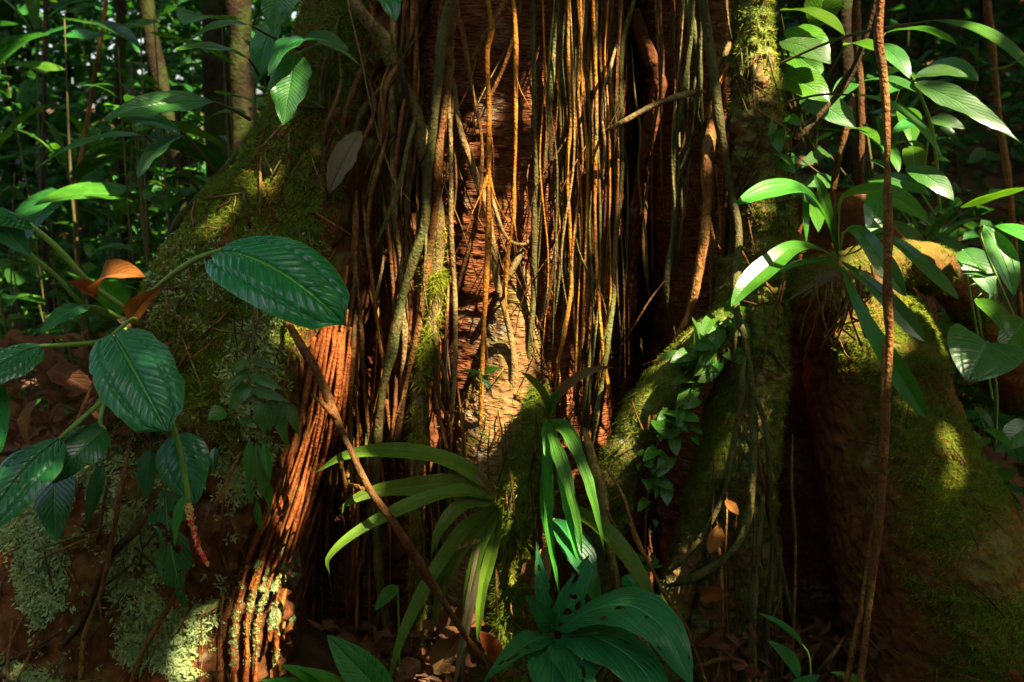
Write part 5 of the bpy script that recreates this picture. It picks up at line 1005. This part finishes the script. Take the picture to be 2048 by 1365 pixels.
# leaf litter
b = Bag(); n = 9000; x = RNG.uniform(-6.5, 5.0, n); y = RNG.uniform(1.6, 11, n); p = np.stack([x, y, gh(x, y)+.015+RNG.random(n)*.03], -1)
scatter_leaves(b, p, .10, .05, up=1.6, droop=.3); V, F, U = b.data()
o = link("leaf_litter", mkmesh("leaf_litter", V, F, U), MT['litter']); tag(o, "brown leaf litter strewn over the forest floor", "leaf litter", None, "stuff")
FL = [(880, 1262, 960, 1236, 62, 'litter', "pale curled dead leaf lying by the leaning stick's foot"), (868, 1345, 925, 1268, 66, 'litter', "large brown dead leaf standing under the leaning stick"), (1000, 1330, 955, 1262, 44, 'deadl', "orange dead leaf propped right of the leaning stick's foot"), (905, 1225, 970, 1250, 40, 'deadl', "folded rusty dead leaf above the pale curled one"),
      (1060, 1170, 1105, 1090, 60, 'litter', "pinkish dead leaf caught behind the mossy root"), (1400, 1195, 1460, 1188, 34, 'deadl', "rust dead leaf wedged under the looping root"), (1405, 1235, 1450, 1230, 22, 'litter', "narrow tan dead leaf below the rust one"), (1395, 1290, 1450, 1255, 34, 'litter', "crinkled grey-brown dead leaf among the low roots"),
      (1440, 1050, 1418, 1108, 36, 'deadl', "reddish pointed dead leaf hanging inside the looping root"), (1450, 1000, 1478, 1030, 22, 'deadl', "small brown dead leaf above the reddish pointed one"), (75, 800, 60, 890, 30, 'litter', "curled brown dead leaf by the left plant's stalks"), (100, 740, 195, 790, 50, 'litter', "ribbed dark dead leaf under the left plant"), (840, 1320, 800, 1362, 46, 'litter', "flat dead leaf at the bottom left of the stick")]
for x0, y0, x1, y1, w, m, lb in FL:
    Y = 2.62 if x0 > 500 else 2.44
    o = leaf(None, (x0, y0, Y), (x1, y1, Y-.04), w, m, (random.uniform(-.4, .4), -.7, .6), name="fallen_leaf", wave=.06, fold=.45, arch=random.uniform(-.1, .2), nl=20, nw=6, shape='ellip', curl=-.2); tag(o, lb, "dead leaf", "dead leaves among the roots")
b = Bag()
for k in range(1000):
    px = random.choice([random.uniform(640, 1120), random.uniform(1350, 1750), random.uniform(-20, 330)]); 
    if px < 340: py = random.uniform(680, 900); Y = 2.52+.1*random.random()
    else: py = random.uniform(1255, 1400); Y = random.uniform(2.6, 2.95)
    v = P(px, py, Y); b.add(*leaf_geo(v, v+Vector((random.uniform(-.06, .06), random.uniform(-.03, .03), random.uniform(-.05, .05))), random.choice([.008, .014, .022, .034]), (random.uniform(-.8, .8), -.6, random.uniform(0, 1)), 'ellip', .15, .3, nl=6, nw=2, seed=k))
V, F, U = b.data(); o = link("leaf_litter", mkmesh("leaf_litter", V, F, U), MT['litter']); tag(o, "dead leaves heaped between the roots at the tree's foot", "leaf litter", None, "stuff")

# ---------------------------------------------------------------- unseen canopy overhead: leaves added for shade, gaps cut to place the lit patches
LIT = [(1035, 480, 3.05, 42), (1050, 570, 3.05, 42), (1040, 660, 3.0, 38), (1020, 740, 2.95, 40), (1030, 80, 2.92, 14), (1030, 330, 2.92, 16), (1028, 410, 2.92, 18), (977, 120, 2.9, 12), (976, 380, 2.9, 14), (972, 600, 2.9, 14), (1130, 90, 2.97, 18), (1160, 330, 2.97, 20), (1135, 470, 2.97, 18), (1010, 830, 2.88, 30), (955, 520, 3.08, 20), (1190, 400, 2.95, 36), (1120, 350, 3.05, 26), (1090, 400, 3.06, 26), (860, 620, 2.9, 26), (800, 680, 2.9, 22), (800, 540, 2.9, 20), (905, 430, 2.9, 22), (1205, 650, 2.95, 24), (1150, 560, 2.95, 24), (1225, 790, 2.95, 20), (1190, 150, 2.97, 26), (885, 270, 2.88, 18), (780, 820, 2.88, 20), (1080, 200, 3.06, 20), (1340, 110, 3.16, 32), (1410, 40, 3.16, 30), (1310, 200, 3.14, 18), (975, 250, 2.9, 12), (1030, 220, 2.92, 14), (1150, 250, 2.97, 18),
       (655, 680, 2.8, 26), (672, 770, 2.78, 24), (640, 860, 2.74, 24), (600, 960, 2.7, 22), (560, 1060, 2.66, 20), (590, 1180, 2.62, 26), (500, 1240, 2.58, 28), (530, 1320, 2.58, 30), (385, 1340, 2.5, 22),
       (1535, 50, 2.92, 40), (1530, 130, 2.9, 20), (1720, 650, 2.86, 34), (1770, 680, 2.84, 26), (1790, 505, 2.9, 60), (1870, 525, 3.0, 60), (1640, 470, 2.9, 26), (1755, 462, 3.0, 20),
       (1610, 110, 3.0, 42), (1795, 125, 3.1, 40), (1910, 220, 2.95, 62), (2000, 265, 2.9, 52), (1690, 240, 3.1, 50), (1850, 365, 3.0, 50), (1740, 330, 3.1, 40), (1530, 400, 2.6, 40), (1550, 530, 2.54, 26), (1720, 80, 3.1, 36), (1640, 10, 3.1, 50), (1580, 190, 3.1, 36), (1435, 70, 2.95, 34), (1400, 300, 2.9, 22), (1400, 570, 2.9, 30), (1350, 715, 2.8, 22),
       (1170, 990, 2.5, 18), (1150, 1080, 2.48, 26), (1110, 890, 2.55, 18), (900, 1280, 2.62, 30), (1960, 520, 2.9, 40), (2000, 520, 2.8, 40), (450, 440, 2.8, 10), (390, 1060, 2.14, 7), (1360, 1130, 2.75, 20),
       (230, 610, 2.32, 22), (100, 650, 6.5, 130), (180, 680, 6.0, 90), (432, 185, 6.1, 10), (450, 200, 9.5, 170), (380, 90, 9.5, 170), (520, 60, 9.5, 160), (360, 300, 8, 120), (330, 20, 10, 200), (430, 120, 15, 420), (250, 60, 15, 300), (100, 0, 16, 250), (1760, 300, 3.6, 70), (1660, 380, 3.6, 60), (1840, 440, 3.6, 60), (1640, 150, 3.5, 50), (1720, 180, 3.6, 60), (290, 420, 7, 110), (60, 120, 8, 90), (190, 40, 9, 90), (250, 500, 6, 50), (380, 330, 7.4, 60), (300, 300, 8, 60), (150, 200, 7, 40), (1700, 420, 4.5, 60), (1600, 60, 5, 70), (1690, 60, 6.5, 60)]
LIT = [(a, b_, Y, r*(.95 if 1060 < a < 1260 and b_ < 700 else 1.1 if 400 < a < 1300 else 1.1 if a > 1560 and b_ < 450 else 1.0)) for a, b_, Y, r in LIT]
LIT += [(470, 120, 9, 70), (395, 210, 8.5, 50), (520, 200, 9, 50), (330, 130, 8.5, 40), (60, 300, 7, 26), (120, 460, 6.5, 24), (210, 380, 7, 26), (280, 250, 7.5, 24), (170, 120, 8, 28), (350, 180, 8, 30), (250, 560, 6, 22), (60, 560, 6, 24), (300, 480, 6, 24), (30, 180, 7, 20), (1880, 330, 6, 24), (1960, 180, 7, 20), (1820, 60, 7, 20), (1990, 400, 5.5, 20), (1425, 680, 2.76, 18), (1355, 745, 2.72, 18), (1290, 815, 2.7, 18), (1250, 890, 2.69, 14), (510, 1230, 2.56, 26), (590, 1210, 2.6, 22), (150, 640, 5.5, 90), (330, 215, 2.8, 14), (565, 180, 2.76, 14), (600, 100, 2.8, 12), (320, 310, 2.78, 10), (450, 400, 2.76, 15), (540, 330, 2.8, 13), (1880, 740, 2.66, 12), (1925, 850, 2.6, 15), (1960, 905, 2.58, 10), (1890, 960, 2.57, 9), (2030, 1010, 2.55, 12), (480, 530, 2.18, 8), (290, 720, 2.12, 8), (1400, 660, 2.8, 12), (1250, 900, 2.72, 9), (1510, 850, 2.73, 9), (1150, 1000, 2.48, 14), (430, 410, 2.75, 8), (1530, 500, 2.8, 8), (60, 1260, 2.4, 8), (640, 590, 2.12, 8), (1270, 860, 2.72, 8), (1330, 760, 2.75, 10), (1400, 690, 2.78, 10)]
S = np.array(SUN); LC = np.array([list(P(a, b_, Y)) for a, b_, Y, r in LIT]); LR = np.array([M(r, Y) for a, b_, Y, r in LIT])
def gaps(p, pad=0.0):  # clears leaves between the sun and each spot chosen to be lit
    ok = np.ones(len(p), bool)
    for c, r in zip(LC, LR):
        d = p-c; t = d@S; q = np.linalg.norm(d-t[:, None]*S, axis=1); ok &= ~((q < r+pad) & (t > 0))
    return ok
GAP = (np.array([-.1, 2.7, 1.2]), nrm(np.array([-.42, -.62, .66])), .26)      # unseen opening cut in the rear crowns so sky fills the shade
def canopy(name, label, n, tx, ty, z0, z1, L, W, mat, gap=None):
    z = RNG.uniform(z0, z1, n); k = z/S[2]
    p = np.stack([RNG.uniform(*tx, n)+S[0]*k, RNG.uniform(*ty, n)+S[1]*k, z], -1)
    p = p[gaps(p, .01)]
    if gap is not None:
        d = nrm(p-gap[0]); p = p[np.arccos(np.clip(d@gap[1], -1, 1)) > gap[2]]
    b = Bag(); scatter_leaves(b, p, L, W, up=.9); V, F, U = b.data()
    bad = ~gaps(V); T = F[0] if len(F) == 1 else np.vstack(F); T = T[~bad[T].any(1)]
    A3, B3, C3 = V[T[:, 0]], V[T[:, 1]], V[T[:, 2]]; ok = np.ones(len(T), bool)
    for q in ((A3+B3+C3)/3, (A3+B3)/2, (B3+C3)/2, (C3+A3)/2): ok &= gaps(q, .008)
    T = T[ok]
    base = np.array([V[:, 0].mean(), V[:, 1].mean(), z0])
    o = link(name, mkmesh(name, V-base, T, U), MT[mat], None, base); tag(o, label, "canopy", None, "stuff")
canopy("shading_canopy", "unseen leafy crowns over the great tree, gapped to place the sun patches", 9500, (-2.7, 2.6), (.6, 4.8), 5.0, 7.5, .26, .12, 'under')  # out of view; shades the tree except where gaps are cut
canopy("shading_canopy", "unseen leafy crowns shading the forest behind, gapped to place the sun flecks", 31000, (-12, 13), (4.6, 22), 6.5, 10, .5, .26, 'under')  # out of view; dense enough to darken the background
canopy("shading_canopy", "unseen leafy crowns added behind the photographer to dim the fill light", 9500, (-10, 10), (-10, .7), 4.5, 8, .52, .26, 'under', GAP)  # added out of view to hold back sky fill from behind
volume("forest_backdrop", "unseen wall of foliage added behind the photographer to dim the fill light", 6500, (-10, 10, -9, -4, 0, 5), .55, .27, 'under')  # added behind the camera to cut sky fill
volume("forest_backdrop", "unseen wall of foliage added beyond the left side to block skylight", 4000, (-9, -5, -4, 5, 0, 5), .4, .2, 'under')  # added outside the view to shut off sky at the left
volume("forest_backdrop", "unseen wall of foliage added beyond the right side to block skylight", 3500, (5, 9, -4, 5, 0, 3.5), .4, .2, 'under')  # added outside the view to shut off low sky at the right
# every look-alike plant gets its own label, counted from the left of the view
ONES = "first second third fourth fifth sixth seventh eighth ninth tenth eleventh twelfth thirteenth fourteenth fifteenth sixteenth seventeenth eighteenth nineteenth".split()
def ordw(n):
    if n < 20: return ONES[n-1]
    t = ["twent", "thirt", "fort", "fift"][n//10-2]; return t+"ieth" if n % 10 == 0 else t+"y-"+ONES[n % 10-1]
by = {}
for o in bpy.data.objects:
    if o.parent is None and "label" in o and o.get("kind") != "stuff": by.setdefault(o["label"], []).append(o)
for lb, os_ in by.items():
    if len(os_) > 1:
        os_.sort(key=lambda o: o.location.x/max(.1, o.location.y))
        for i, o in enumerate(os_): o["label"] = lb+", "+ordw(i+1)+" from left"
